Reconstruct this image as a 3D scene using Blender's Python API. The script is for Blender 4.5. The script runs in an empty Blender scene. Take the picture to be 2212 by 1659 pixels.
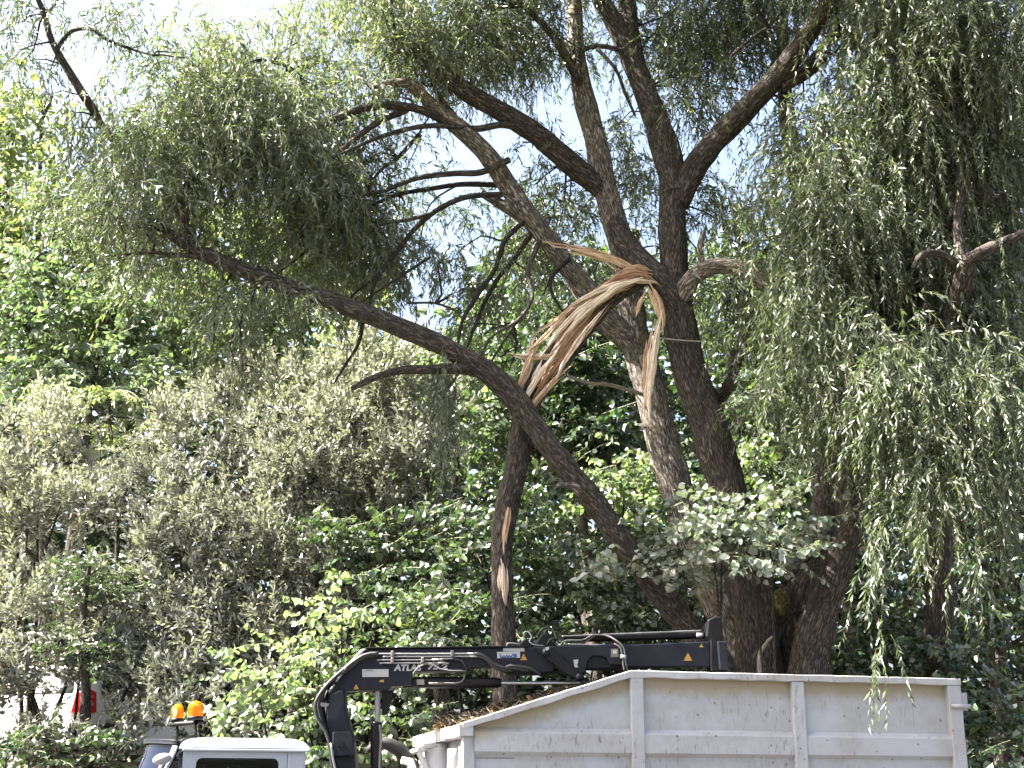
import bpy, bmesh, math, random
import numpy as np
from mathutils import Vector, noise
random.seed(7); rng = np.random.default_rng(7)
SC = bpy.context.scene
COL = SC.collection
# ---------------------------------------------------------------- camera, sky, sun, exposure
CAMZ, PITCH, FOC = 1.7, math.radians(17.0), 3039.0       # FOC: focal length in units of a 2212 px wide frame
cam = bpy.data.cameras.new("camera"); cam_o = bpy.data.objects.new("camera", cam); COL.objects.link(cam_o)
cam.sensor_width = 36.0; cam.lens = 36.0*FOC/2212.0; cam.clip_end = 3000; cam.clip_start = 0.1
cam_o.location = (0, 0, CAMZ); cam_o.rotation_euler = (math.pi/2+PITCH, 0, 0)
SC.camera = cam_o
SUN_AZ, SUN_EL = math.radians(184.0), math.radians(50.0)  # azimuth of the sun in the xy plane (180 = straight left, more = toward the camera)
sdir = Vector((math.cos(SUN_AZ)*math.cos(SUN_EL), math.sin(SUN_AZ)*math.cos(SUN_EL), math.sin(SUN_EL)))
world = bpy.data.worlds.new("World"); SC.world = world; world.use_nodes = True
wn = world.node_tree; wn.nodes.clear()
sky = wn.nodes.new("ShaderNodeTexSky"); sky.sky_type = 'NISHITA'; sky.sun_disc = False
sky.sun_elevation = SUN_EL; sky.sun_rotation = math.atan2(sdir.x, sdir.y)
sky.air_density = 1.0; sky.dust_density = 7.0; sky.ozone_density = 1.0
bg = wn.nodes.new("ShaderNodeBackground"); bg.inputs[1].default_value = 0.05
wo = wn.nodes.new("ShaderNodeOutputWorld")
wn.links.new(sky.outputs[0], bg.inputs[0]); wn.links.new(bg.outputs[0], wo.inputs[0])
sl = bpy.data.lights.new("sun", 'SUN'); sl.energy = 5.0; sl.angle = math.radians(0.5); sl.color = (1.0, 0.95, 0.87)
so = bpy.data.objects.new("sun", sl); COL.objects.link(so); so.rotation_euler = sdir.to_track_quat('Z', 'Y').to_euler()
SC.view_settings.view_transform = 'Standard'; SC.view_settings.look = 'None'
SC.view_settings.exposure = 3.55; SC.view_settings.gamma = 1.0
SC.cycles.max_bounces = 7; SC.cycles.diffuse_bounces = 4; SC.cycles.glossy_bounces = 2
SC.cycles.transmission_bounces = 4; SC.cycles.transparent_max_bounces = 6
SC.cycles.caustics_reflective = False; SC.cycles.caustics_refractive = False

# ---------------------------------------------------------------- helpers
cP, sP = math.cos(PITCH), math.sin(PITCH)
def at(px, py, Y):
    """world point seen at photo pixel (2212x1659 scale) that stands Y metres in front of the camera"""
    dy = (829.5-py)/FOC; t = Y/(cP-dy*sP)
    return Vector(((px-1106)/FOC*t, Y, CAMZ+t*(sP+dy*cP)))
def sc(py, Y): return Y/(cP-(829.5-py)/FOC*sP)/FOC        # metres per photo pixel there
def tag(o, label=None, cat=None, group=None, kind=None):
    for k, v in (("label", label), ("category", cat), ("group", group), ("kind", kind)):
        if v: o[k] = v
    return o
def thing(name, loc, label, cat, group=None, rz=0):
    o = bpy.data.objects.new(name, None); COL.objects.link(o); o.location = loc; o.rotation_euler = (0, 0, rz)
    o.empty_display_size = .2
    return tag(o, label, cat, group)
def root_of(p):
    while p.parent: p = p.parent
    return p
def link(name, me, mat, parent=None, local=False):
    """link a mesh given in world coordinates (or in its thing's own, local=True)"""
    if parent is not None and not local:
        me.transform(__import__('mathutils').Matrix.Translation(-Vector(root_of(parent).location)))
    o = bpy.data.objects.new(name, me); COL.objects.link(o)
    if mat is not None: me.materials.append(mat)
    if parent is not None: o.parent = parent
    return o
def npmesh(name, V, F, n=4, fattr=None, vvec=None, smooth=False):
    """mesh from numpy arrays: V (k,3), F (m,n); fattr: dict of face floats; vvec: dict of point vectors"""
    V = np.asarray(V, np.float32); F = np.asarray(F, np.int32)
    me = bpy.data.meshes.new(name); m = len(F)
    me.vertices.add(len(V)); me.vertices.foreach_set("co", V.ravel())
    me.loops.add(m*n); me.loops.foreach_set("vertex_index", F.ravel())
    me.polygons.add(m); me.polygons.foreach_set("loop_start", np.arange(0, m*n, n, dtype=np.int32))
    me.polygons.foreach_set("use_smooth", np.full(m, smooth))
    for k, a in (fattr or {}).items():
        at_ = me.attributes.new(k, 'FLOAT', 'FACE'); at_.data.foreach_set("value", np.asarray(a, np.float32))
    for k, a in (vvec or {}).items():
        at_ = me.attributes.new(k, 'FLOAT_VECTOR', 'POINT'); at_.data.foreach_set("vector", np.asarray(a, np.float32).ravel())
    me.update(calc_edges=True); me.validate()
    return me
def norm(a): return a/np.maximum(np.linalg.norm(a, axis=-1, keepdims=True), 1e-9)

def spline(P, R, ds):
    """Catmull-Rom through points P with radii R, resampled about every ds metres"""
    P = np.array([tuple(p) for p in P], float); R = np.array(R, float); n = len(P)
    outP, outR = [], []
    for i in range(n-1):
        p0, p1, p2, p3 = P[max(i-1, 0)], P[i], P[i+1], P[min(i+2, n-1)]
        k = max(1, int(np.linalg.norm(p2-p1)/ds))
        for j in range(k):
            t = j/k
            outP.append(.5*((2*p1)+(-p0+p2)*t+(2*p0-5*p1+4*p2-p3)*t*t+(-p0+3*p1-3*p2+p3)*t**3))
            outR.append(R[i]*(1-t)+R[i+1]*t)
    outP.append(P[-1]); outR.append(R[-1])
    return np.array(outP), np.array(outR)
class Tubes:
    """collects tubes into one mesh, with a point attribute 'bark' that runs along each tube"""
    def __init__(s): s.V, s.F, s.B, s.n = [], [], [], 0
    def add(s, P, R, sides=8, ds=.1, rough=0.0, freq=6.0, flat=1.0, cap=True, wob=0.0, tip=False):
        P, R = spline(P, R, ds); k = len(P)
        if k < 2: return
        T = norm(np.gradient(P, axis=0)); ref = np.array([0, -1., 0.])
        if abs(T[0] @ ref) > .9: ref = np.array([1., 0, 0])
        U = np.zeros_like(P); u = ref
        for i in range(k):
            u = u-T[i]*(u @ T[i]); u = u/np.linalg.norm(u); U[i] = u
        W = np.cross(T, U)
        a = np.linspace(0, 2*np.pi, sides, endpoint=False)
        L = np.concatenate([[0], np.cumsum(np.linalg.norm(np.diff(P, axis=0), axis=1))]) + rng.random()*50
        ca, sa = np.cos(a), np.sin(a)
        rr = np.repeat(R[:, None], sides, 1)
        bark = np.stack([ca[None]*rr, sa[None]*rr, np.repeat(L[:, None], sides, 1)], -1)
        if rough > 0:
            h = np.empty((k, sides))
            for i in range(k):
                for j in range(sides):
                    b = bark[i, j]
                    h[i, j] = 1-2*abs(noise.noise((b[0]*freq*2.2, b[1]*freq*2.2, b[2]*freq*.45))) + .8*noise.noise((b[0]*freq*.6+9, b[1]*freq*.6, b[2]*freq*.35))
            rr = rr*(1+rough*h)
        if wob > 0:
            h = np.array([noise.noise((l*2.1, 3.3, 7.7)) for l in L])
            rr = rr*(1+wob*h[:, None])
        v = P[:, None]+U[:, None]*(ca[None, :, None]*rr[..., None]*flat)+W[:, None]*(sa[None, :, None]*rr[..., None])
        i0 = s.n; s.V.append(v.reshape(-1, 3)); s.B.append(bark.reshape(-1, 3))
        ii = np.arange(k-1)[:, None]*sides; jj = np.arange(sides)[None]; j2 = (jj+1) % sides
        f = np.stack([ii+jj, ii+j2, ii+sides+j2, ii+sides+jj], -1).reshape(-1, 4)+i0
        s.F.append(f); s.n += k*sides
        if cap:
            for row in (0, k-1):
                s.V.append(P[row][None]); s.B.append(np.array([[0, 0, L[row]]])); c = s.n; s.n += 1
                b = i0+row*sides
                s.F.append(np.array([[b+j, b+(j+1) % sides, c, c] if row else [b+(j+1) % sides, b+j, c, c] for j in range(sides)]))
    def build(s, name, mat, parent=None, smooth=True):
        V = np.concatenate(s.V); F = np.concatenate(s.F); B = np.concatenate(s.B)
        quad = F[:, 2] != F[:, 3]
        me = bpy.data.meshes.new(name)
        faces = [tuple(int(x) for x in (f if q else f[:3])) for f, q in zip(F, quad)] if len(F) < 4000 else None
        if faces is None:
            Q = F[quad]; T = F[~quad][:, :3]
            m = len(Q)+len(T)
            me.vertices.add(len(V)); me.vertices.foreach_set("co", V.astype(np.float32).ravel())
            li = np.concatenate([Q.ravel(), T.ravel()]).astype(np.int32)
            me.loops.add(len(li)); me.loops.foreach_set("vertex_index", li)
            me.polygons.add(m)
            st = np.concatenate([np.arange(len(Q))*4, len(Q)*4+np.arange(len(T))*3]).astype(np.int32)
            me.polygons.foreach_set("loop_start", st)
        else:
            me.from_pydata(V.tolist(), [], faces)
        me.polygons.foreach_set("use_smooth", np.full(len(me.polygons), smooth))
        at_ = me.attributes.new("bark", 'FLOAT_VECTOR', 'POINT'); at_.data.foreach_set("vector", B.astype(np.float32).ravel())
        me.update(calc_edges=True)
        return link(name, me, mat, parent)
def tube1(name, P, R, mat, parent, **kw):
    t = Tubes(); t.add(P, R, **kw); return t.build(name, mat, parent)
def limb_pts(L, Y=None):
    """list of (px,py,Y,width px) -> points, radii"""
    P = [at(a, b, y) for a, b, y, w in L]; R = [w*.5*sc(b, y) for a, b, y, w in L]
    return P, R
def bm_obj(name, bm, mat, parent=None, bevel=0, seg=2, smooth=False, local=False):
    bmesh.ops.recalc_face_normals(bm, faces=bm.faces[:])
    me = bpy.data.meshes.new(name); bm.to_mesh(me); bm.free()
    if smooth: me.polygons.foreach_set("use_smooth", np.full(len(me.polygons), True))
    o = link(name, me, mat, parent, local)
    if bevel:
        b = o.modifiers.new("bevel", 'BEVEL'); b.width = bevel; b.segments = seg; b.limit_method = 'ANGLE'; b.angle_limit = math.radians(35)
        if seg > 1: me.polygons.foreach_set("use_smooth", np.full(len(me.polygons), False))
    return o
def add_prism(bm, poly, y0, y1, X):
    """extrude a polygon given as (x,z) from y0 to y1; X maps (x,y,z) to the world"""
    a = [bm.verts.new(X(x, y0, z)) for x, z in poly]; b = [bm.verts.new(X(x, y1, z)) for x, z in poly]
    bm.faces.new(a); bm.faces.new(b[::-1]); n = len(poly)
    for i in range(n): bm.faces.new((a[i], b[i], b[(i+1) % n], a[(i+1) % n]))
def add_box(bm, x0, x1, y0, y1, z0, z1, X): add_prism(bm, [(x0, z0), (x1, z0), (x1, z1), (x0, z1)], y0, y1, X)
ID = lambda x, y, z: (x, y, z)

# ---------------------------------------------------------------- materials
def new_mat(name):
    m = bpy.data.materials.new(name); m.use_nodes = True; nt = m.node_tree; nt.nodes.clear()
    out = nt.nodes.new("ShaderNodeOutputMaterial"); return m, nt, out
def N(nt, t, **kw):
    n = nt.nodes.new(t)
    for k, v in kw.items():
        if k.startswith("i_"): n.inputs[int(k[2:]) if k[2:].isdigit() else k[2:]].default_value = v
        else: setattr(n, k, v)
    return n
def ramp(nt, stops):
    r = nt.nodes.new("ShaderNodeValToRGB"); e = r.color_ramp.elements
    while len(e) < len(stops): e.new(.5)
    for el, (p, c) in zip(e, stops): el.position = p; el.color = (*c, 1)
    return r
def plain(name, col, rough=.5, metal=0.0, spec=.5, dirt=0.0, dirtcol=(.12, .09, .06), dscale=6.0, bump=0.0, coat=0.0):
    m, nt, out = new_mat(name); p = N(nt, "ShaderNodeBsdfPrincipled")
    p.inputs["Roughness"].default_value = rough; p.inputs["Metallic"].default_value = metal
    p.inputs["Specular IOR Level"].default_value = spec; p.inputs["Base Color"].default_value = (*col, 1)
    p.inputs["Coat Weight"].default_value = coat
    tc = N(nt, "ShaderNodeTexCoord")
    if dirt:
        n1 = N(nt, "ShaderNodeTexNoise", i_Scale=dscale, i_Detail=8.0, i_Roughness=.7); nt.links.new(tc.outputs["Object"], n1.inputs["Vector"])
        r = ramp(nt, [(.48, (0, 0, 0)), (.72, (dirt,)*3)]); nt.links.new(n1.outputs[0], r.inputs[0])
        mx = N(nt, "ShaderNodeMix", data_type='RGBA'); mx.inputs[6].default_value = (*col, 1); mx.inputs[7].default_value = (*dirtcol, 1)
        nt.links.new(r.outputs[0], mx.inputs[0]); nt.links.new(mx.outputs[2], p.inputs["Base Color"])
    if bump:
        n2 = N(nt, "ShaderNodeTexNoise", i_Scale=40.0, i_Detail=5.0); nt.links.new(tc.outputs["Object"], n2.inputs["Vector"])
        b = N(nt, "ShaderNodeBump", i_Strength=bump, i_Distance=.01); nt.links.new(n2.outputs[0], b.inputs["Height"]); nt.links.new(b.outputs[0], p.inputs["Normal"])
    nt.links.new(p.outputs[0], out.inputs[0]); return m
def leaf_mat(name, dark, mid, light, under, trans=.35, rough=.38, spec=.5, tcol=None):
    m, nt, out = new_mat(name)
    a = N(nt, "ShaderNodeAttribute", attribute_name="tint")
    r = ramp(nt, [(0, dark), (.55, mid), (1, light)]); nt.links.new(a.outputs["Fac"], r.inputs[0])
    g = N(nt, "ShaderNodeNewGeometry")
    mx = N(nt, "ShaderNodeMix", data_type='RGBA'); nt.links.new(g.outputs["Backfacing"], mx.inputs[0])
    nt.links.new(r.outputs[0], mx.inputs[6]); mx.inputs[7].default_value = (*under, 1)
    p = N(nt, "ShaderNodeBsdfPrincipled"); p.inputs["Roughness"].default_value = rough; p.inputs["Specular IOR Level"].default_value = spec
    nt.links.new(mx.outputs[2], p.inputs["Base Color"])
    tr = N(nt, "ShaderNodeBsdfTranslucent")
    h = N(nt, "ShaderNodeMix", data_type='RGBA', blend_type='MULTIPLY'); h.inputs[0].default_value = 1.0
    nt.links.new(r.outputs[0], h.inputs[6]); h.inputs[7].default_value = (*(tcol or (2.3, 2.1, .9)), 1); h.clamp_result = True
    nt.links.new(h.outputs[2], tr.inputs[0])
    ms = N(nt, "ShaderNodeMixShader"); ms.inputs[0].default_value = trans
    nt.links.new(p.outputs[0], ms.inputs[1]); nt.links.new(tr.outputs[0], ms.inputs[2]); nt.links.new(ms.outputs[0], out.inputs[0])
    return m
def bark_mat(name, dark, light, scale=18.0, moss=None, mossamt=0.0, bump=.8, patch=None):
    m, nt, out = new_mat(name)
    a = N(nt, "ShaderNodeAttribute", attribute_name="bark")
    mp = N(nt, "ShaderNodeMapping"); mp.inputs["Scale"].default_value = (1, 1, .22); nt.links.new(a.outputs["Vector"], mp.inputs[0])
    n0 = N(nt, "ShaderNodeTexNoise", i_Scale=scale*.6, i_Detail=6.0); nt.links.new(mp.outputs[0], n0.inputs["Vector"])
    wv = N(nt, "ShaderNodeMix", data_type='RGBA'); wv.inputs[0].default_value = .13
    nt.links.new(mp.outputs[0], wv.inputs[6]); nt.links.new(n0.outputs["Color"], wv.inputs[7])
    vo = N(nt, "ShaderNodeTexVoronoi", feature='DISTANCE_TO_EDGE', i_Scale=scale*1.4); nt.links.new(wv.outputs[2], vo.inputs["Vector"])
    n1 = N(nt, "ShaderNodeTexNoise", i_Scale=scale*2.4, i_Detail=8.0, i_Roughness=.72); nt.links.new(mp.outputs[0], n1.inputs["Vector"])
    mul = N(nt, "ShaderNodeMath", operation='MULTIPLY_ADD'); nt.links.new(vo.outputs["Distance"], mul.inputs[0]); mul.inputs[1].default_value = .75; nt.links.new(n1.outputs[0], mul.inputs[2])
    r = ramp(nt, [(.42, tuple(c*.4 for c in dark)), (.58, dark), (.84, light)]); nt.links.new(mul.outputs[0], r.inputs[0])
    col = r.outputs[0]
    if moss:
        n2 = N(nt, "ShaderNodeTexNoise", i_Scale=3.2, i_Detail=7.0, i_Roughness=.7); nt.links.new(a.outputs["Vector"], n2.inputs["Vector"])
        r2 = ramp(nt, [(.62-mossamt*.3, (0, 0, 0)), (.72-mossamt*.3, (.85,)*3)]); nt.links.new(n2.outputs[0], r2.inputs[0])
        mx = N(nt, "ShaderNodeMix", data_type='RGBA'); nt.links.new(r2.outputs[0], mx.inputs[0]); nt.links.new(col, mx.inputs[6]); mx.inputs[7].default_value = (*moss, 1); col = mx.outputs[2]
    p = N(nt, "ShaderNodeBsdfPrincipled"); p.inputs["Roughness"].default_value = .85; p.inputs["Specular IOR Level"].default_value = .25
    nt.links.new(col, p.inputs["Base Color"])
    b = N(nt, "ShaderNodeBump", i_Strength=bump, i_Distance=.025); nt.links.new(mul.outputs[0], b.inputs["Height"]); nt.links.new(b.outputs[0], p.inputs["Normal"])
    nt.links.new(p.outputs[0], out.inputs[0]); return m
def wood_mat(name, c0, c1, c2):
    m, nt, out = new_mat(name)
    a = N(nt, "ShaderNodeAttribute", attribute_name="bark")
    mp = N(nt, "ShaderNodeMapping"); mp.inputs["Scale"].default_value = (1, 1, .05); nt.links.new(a.outputs["Vector"], mp.inputs[0])
    n1 = N(nt, "ShaderNodeTexNoise", i_Scale=60.0, i_Detail=6.0, i_Roughness=.6); nt.links.new(mp.outputs[0], n1.inputs["Vector"])
    n2 = N(nt, "ShaderNodeTexNoise", i_Scale=5.0, i_Detail=4.0); nt.links.new(a.outputs["Vector"], n2.inputs["Vector"])
    ad = N(nt, "ShaderNodeMath", operation='MULTIPLY_ADD'); nt.links.new(n2.outputs[0], ad.inputs[0]); ad.inputs[1].default_value = .55; nt.links.new(n1.outputs[0], ad.inputs[2])
    r = ramp(nt, [(.55, c0), (.76, c1), (1.0, c2)]); nt.links.new(ad.outputs[0], r.inputs[0])
    p = N(nt, "ShaderNodeBsdfPrincipled"); p.inputs["Roughness"].default_value = .75; nt.links.new(r.outputs[0], p.inputs["Base Color"])
    b = N(nt, "ShaderNodeBump", i_Strength=.9, i_Distance=.012); nt.links.new(n1.outputs[0], b.inputs["Height"]); nt.links.new(b.outputs[0], p.inputs["Normal"])
    nt.links.new(p.outputs[0], out.inputs[0]); return m
M = {}
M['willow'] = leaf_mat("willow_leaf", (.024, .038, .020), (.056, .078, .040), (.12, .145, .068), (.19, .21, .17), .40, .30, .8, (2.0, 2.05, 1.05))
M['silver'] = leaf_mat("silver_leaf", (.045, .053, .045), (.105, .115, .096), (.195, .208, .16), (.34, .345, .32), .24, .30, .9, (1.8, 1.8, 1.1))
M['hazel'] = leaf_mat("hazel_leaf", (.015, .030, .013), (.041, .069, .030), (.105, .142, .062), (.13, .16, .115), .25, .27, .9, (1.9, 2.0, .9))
M['glossy'] = leaf_mat("glint_pale_leaf", (.055, .08, .055), (.115, .145, .11), (.20, .235, .17), (.32, .34, .30), .2, .24, 1.0, (2.0, 2.2, 1.0))  # leaf colour raised to paint in the sun glint this bush lacks
M['maple'] = leaf_mat("maple_leaf", (.04, .065, .025), (.08, .11, .045), (.145, .175, .08), (.16, .185, .115), .38, .30, .8, (1.9, 1.95, 1.0))
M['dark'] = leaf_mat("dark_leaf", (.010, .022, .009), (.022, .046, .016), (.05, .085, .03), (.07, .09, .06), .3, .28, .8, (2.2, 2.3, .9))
M['lime'] = leaf_mat('lime_leaf', (.045, .072, .034), (.09, .13, .064), (.165, .21, .115), (.18, .21, .15), .34, .3, .8, (1.7, 1.85, 1.0))
M['dry'] = leaf_mat("dry_leaf", (.025, .016, .009), (.06, .042, .022), (.075, .075, .03), (.10, .075, .05), .2, .6, .3)
M['bark'] = bark_mat("willow_bark", (.046, .037, .031), (.165, .137, .118), 23.0, (.075, .075, .04), .10, 1.0)
M['bark_pale'] = bark_mat("pale_willow_bark", (.11, .092, .08), (.50, .43, .37), 23.0, (.20, .165, .085), .22, 1.0)  # pale bark, lightened further to stand in for sunlight on the stem
M['twig'] = bark_mat("twig_bark", (.022, .018, .015), (.075, .062, .052), 30.0, None, 0, .3)
M['pale_twig'] = bark_mat("pale_twig_bark", (.25, .21, .16), (.42, .37, .30), 30.0, None, 0, .3)
M['shoot'] = plain("willow_shoot", (.13, .12, .045), .6)
M['split'] = wood_mat("split_wood", (.15, .07, .035), (.40, .255, .145), (.62, .47, .32))
M['split_red'] = wood_mat("red_split_wood", (.085, .036, .02), (.28, .14, .075), (.52, .36, .22))
M['split_pale'] = wood_mat("pale_split_wood", (.28, .18, .11), (.56, .44, .32), (.74, .65, .52))
# ---------------------------------------------------------------- leaves
DOWN = np.array([0, 0, -1.0])
def leaf_geo(P, D, NR, L, Wd, shape):
    """leaves at P, along D, facing NR, of length L and width Wd -> V, F (quads)"""
    D = norm(D); S = norm(np.cross(D, NR)); NR = np.cross(S, D)
    L = L[:, None]; Wd = Wd[:, None]; n = len(P)
    if shape == 'lance':      # two halves folded along the midrib, tip bent down
        c = P+D*L*.42-NR*Wd*.12; tip = P+D*L*.97-NR*L*.10
        V = np.stack([P, P+D*L*.38+S*Wd*.5+NR*Wd*.1, tip, P+D*L*.38-S*Wd*.5+NR*Wd*.1, c], 1).reshape(-1, 3)
        b = np.arange(n)[:, None]*5
        F = np.concatenate([b+np.array([[0, 4, 2, 1]]), b+np.array([[0, 3, 2, 4]])], 1).reshape(-1, 4)
        return V, F, 2
    a, w1, w2 = {'ovate': (.28, .5, .40), 'oval': (.34, .42, .42)}[shape]
    tip = P+D*L*.98-NR*L*.14
    V = np.stack([P, P+D*L*a+S*Wd*w1+NR*Wd*.13, P+D*L*.68+S*Wd*w2+NR*Wd*.06, tip,
                  P+D*L*.68-S*Wd*w2+NR*Wd*.06, P+D*L*a-S*Wd*w1+NR*Wd*.13], 1).reshape(-1, 3)
    b = np.arange(n)[:, None]*6
    F = np.concatenate([b+np.array([[0, 1, 2, 3]]), b+np.array([[0, 3, 4, 5]])], 1).reshape(-1, 4)
    return V, F, 2
def rand_dirs(n, up=(-.2, .5)):
    a = rng.uniform(0, 2*np.pi, n); z = rng.uniform(up[0], up[1], n); h = np.sqrt(np.maximum(0, 1-z*z))
    return np.stack([np.cos(a)*h, np.sin(a)*h, z], 1)
class Leaves:
    def __init__(s): s.V, s.F, s.T, s.n = [], [], [], 0; s.tw = []
    def put(s, P, D, NR, L, W, tint, shape):
        V, F, k = leaf_geo(P, D, NR, L, W, shape)
        s.V.append(V.astype(np.float32)); s.F.append(F+s.n); s.n += len(V); s.T.append(np.repeat(np.clip(tint, 0, 1), k).astype(np.float32))
    def sprigs(s, P, D, ln, step, leaf, wid, grav=.3, shape='lance', mode='hang', tint=None, spread=.6, twig=.003, per=1):
        """shoots that start at P along D, of length ln, with a leaf every step metres"""
        n = len(P); m = int(ln.max()/step)+1; p = P.copy(); d = norm(D); cnt = ln/step
        tint = rng.random(n)*.5+.2 if tint is None else tint
        ph = rng.uniform(0, 6.28, n); path = [p.copy()]
        for i in range(m):
            d = norm(d+DOWN*grav*step*8+rng.normal(0, .05, (n, 3))); p = p+d*step
            if i % 4 == 3 or i == m-1: path.append(p.copy())
            k = cnt > i
            if not k.any(): break
            pk, dk = p[k], d[k]; q = len(pk)
            for _ in range(per):
                if mode == 'flat':
                    u = norm(np.cross(dk, -DOWN+rng.normal(0, .15, (q, 3)))); side = u*(1 if (i+_) % 2 else -1)
                    ld = dk*.5+side*.8+DOWN*.55+rng.normal(0, .3, (q, 3)); nr = -DOWN*.8+np.append(rng.normal(0, .5, 2), 0)*0+rng.normal(0, .75, (q, 3))
                else:
                    u = norm(np.cross(dk, rng.normal(0, 1, (1, 3)))); v = np.cross(dk, u); a = ph[k]+i*2.4+_*3.14
                    side = u*np.cos(a)[:, None]+v*np.sin(a)[:, None]
                    ld = dk*.8+side*spread+DOWN*(.35 if mode == 'hang' else 0)+rng.normal(0, .15, (q, 3))
                    nr = side*-.6+(-DOWN)*.5+rng.normal(0, .6, (q, 3)) if mode == 'up' else rng.normal(0, 1, (q, 3))+np.array([0, 0, .25])
                lv = rng.uniform(.7, 1.15, q)*leaf*(1-.35*(i/np.maximum(cnt[k], 1))**3)
                s.put(pk+rng.normal(0, .006, (q, 3)), ld, nr, lv, lv*wid*rng.uniform(.8, 1.2, q), tint[k]+rng.normal(0, .16, q), shape)
        if twig:
            path = np.stack(path, 1); j = np.arange(path.shape[1])
            s.tw.append((path, np.minimum(j.max(), np.ceil(cnt/4).astype(int)+1), twig))
    def twig_geo(s):
        V, F, n = [], [], 0
        for path, last, r in s.tw:
            m, k = path.shape[:2]
            t = norm(path[:, -1]-path[:, 0]); u = norm(np.cross(t, np.array([.3, 1, .1]))); w = np.cross(t, u)
            for a in range(k-1):
                ok = last > a
                if not ok.any(): continue
                A, B, q = path[ok, a], path[ok, a+1], ok.sum()
                off = [(u[ok]*math.cos(x)+w[ok]*math.sin(x))*r for x in (0, 2.09, 4.19)]
                f0, f1 = 1-.6*a/k, 1-.6*(a+1)/k
                V.append(np.stack([A+o*f0 for o in off]+[B+o*f1 for o in off], 1).reshape(-1, 3))
                b = np.arange(q)[:, None]*6+n
                F.append(np.concatenate([b+np.array([[0, 1, 4, 3]]), b+np.array([[1, 2, 5, 4]]), b+np.array([[2, 0, 3, 5]])], 1).reshape(-1, 4)); n += q*6
        return (np.concatenate(V), np.concatenate(F)) if V else None
    def build(s, name, mat, parent, twig_mat=None, twig_name="twigs"):
        me = npmesh(name, np.concatenate(s.V), np.concatenate(s.F), 4, {"tint": np.concatenate(s.T)})
        o = link(name, me, mat, parent)
        g = s.twig_geo() if twig_mat else None
        if g: link(twig_name, npmesh(twig_name, g[0], g[1], 4), twig_mat, parent)["kind"] = "stuff"
        return o
def in_blob(b, n, clump=.35, per=7):
    """n points in an ellipsoid (px,py,rx,ry,Y,depth) gathered in sub-clumps; also a clump value per point"""
    px, py, rx, ry, Y, dd = b[:6]; c = np.array(at(px, py, Y)); m = sc(py, Y)
    k = max(1, n//per); q = rng.normal(0, 1, (k, 3)); q = norm(q)*rng.random((k, 1))**.45
    ctr = c+q*np.array([rx*m, dd, ry*m]); i = rng.integers(0, k, n)
    return ctr[i]+rng.normal(0, 1, (n, 3))*clump*np.array([1, 1, .6]), rng.random(k)[i], q[i]
def branchlets(tubes, src, blobs, n, w0=.03, w1=.006, keep=None):
    """thin boughs that join limb points to the blobs of a crown"""
    src = np.array([tuple(p) for p in src])
    for b in blobs:
        P, _, _ = in_blob(b, n, .1, 1)
        for p in P:
            d = np.linalg.norm(src-p, axis=1)+rng.uniform(0, .8, len(src)); s_ = src[d.argmin()]
            L = np.linalg.norm(p-s_)
            if L > 5: continue
            mid = s_*.5+p*.5+np.array([rng.normal(0, .12*L), rng.normal(0, .1*L), .12*L+rng.normal(0, .05*L)])
            q3 = s_*.78+mid*.22+rng.normal(0, .03*L, 3)
            w = w0*min(1, .45+L/4)
            job = ([s_, q3, mid, p*.6+mid*.4+rng.normal(0, .04*L, 3), p], [w, w*.8, w*.55, w*.35, w1])
            if keep is None: tubes.add(*job, sides=5, ds=.14, cap=False)
            else: keep.append((L, job))
# ---------------------------------------------------------------- ground
def ground_h(x, y):
    s = lambda a, b, v: (lambda t: t*t*(3-2*t))(min(1, max(0, (v-a)/(b-a))))
    return s(15.8, 19.0, y)*2.35*s(9, 3, x)+s(15.8, 22, y)*.6*(1-s(9, 3, x))+s(26, 60, y)*2.5+.05*noise.noise((x*.6, y*.6, 0))*s(15.6, 16.4, y)
gm, nt, out = new_mat("woodland_soil")
tc = N(nt, "ShaderNodeTexCoord"); n1 = N(nt, "ShaderNodeTexNoise", i_Scale=1.5, i_Detail=9.0); nt.links.new(tc.outputs["Object"], n1.inputs["Vector"])
r = ramp(nt, [(.35, (.03, .022, .014)), (.55, (.05, .045, .02)), (.75, (.05, .075, .02))]); nt.links.new(n1.outputs[0], r.inputs[0])
p = N(nt, "ShaderNodeBsdfPrincipled"); p.inputs["Roughness"].default_value = .95; nt.links.new(r.outputs[0], p.inputs[0])
b = N(nt, "ShaderNodeBump", i_Strength=.8, i_Distance=.05); nt.links.new(n1.outputs[0], b.inputs["Height"]); nt.links.new(b.outputs[0], p.inputs["Normal"]); nt.links.new(p.outputs[0], out.inputs[0])
xs = np.concatenate([np.linspace(-600, -30, 12), np.linspace(-28, 28, 57), np.linspace(30, 600, 12)])
ys = np.concatenate([[-300, -100, -40], np.linspace(-20, 14, 18), np.linspace(14.5, 34, 40), np.linspace(36, 70, 10), [120, 300, 900]])
V = np.array([(x, y, ground_h(x, y)) for y in ys for x in xs]); nx = len(xs)
F = np.array([(j*nx+i, j*nx+i+1, (j+1)*nx+i+1, (j+1)*nx+i) for j in range(len(ys)-1) for i in range(nx-1)])
tag(link("ground", npmesh("ground", V, F, 4, smooth=True), gm), kind="structure")
asph = plain("asphalt", (.055, .055, .058), .9, dirt=.6, dirtcol=(.08, .075, .065), dscale=20, bump=.5)
bm = bmesh.new(); add_box(bm, -60, 60, 6.5, 15.6, -.06, .012, ID); tag(bm_obj("road", bm, asph), kind="structure")
bm = bmesh.new(); add_box(bm, -30, 4, 19.4, 24.5, 2.1, 2.365, ID); tag(bm_obj("upper_road", bm, asph), kind="structure")
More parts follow.
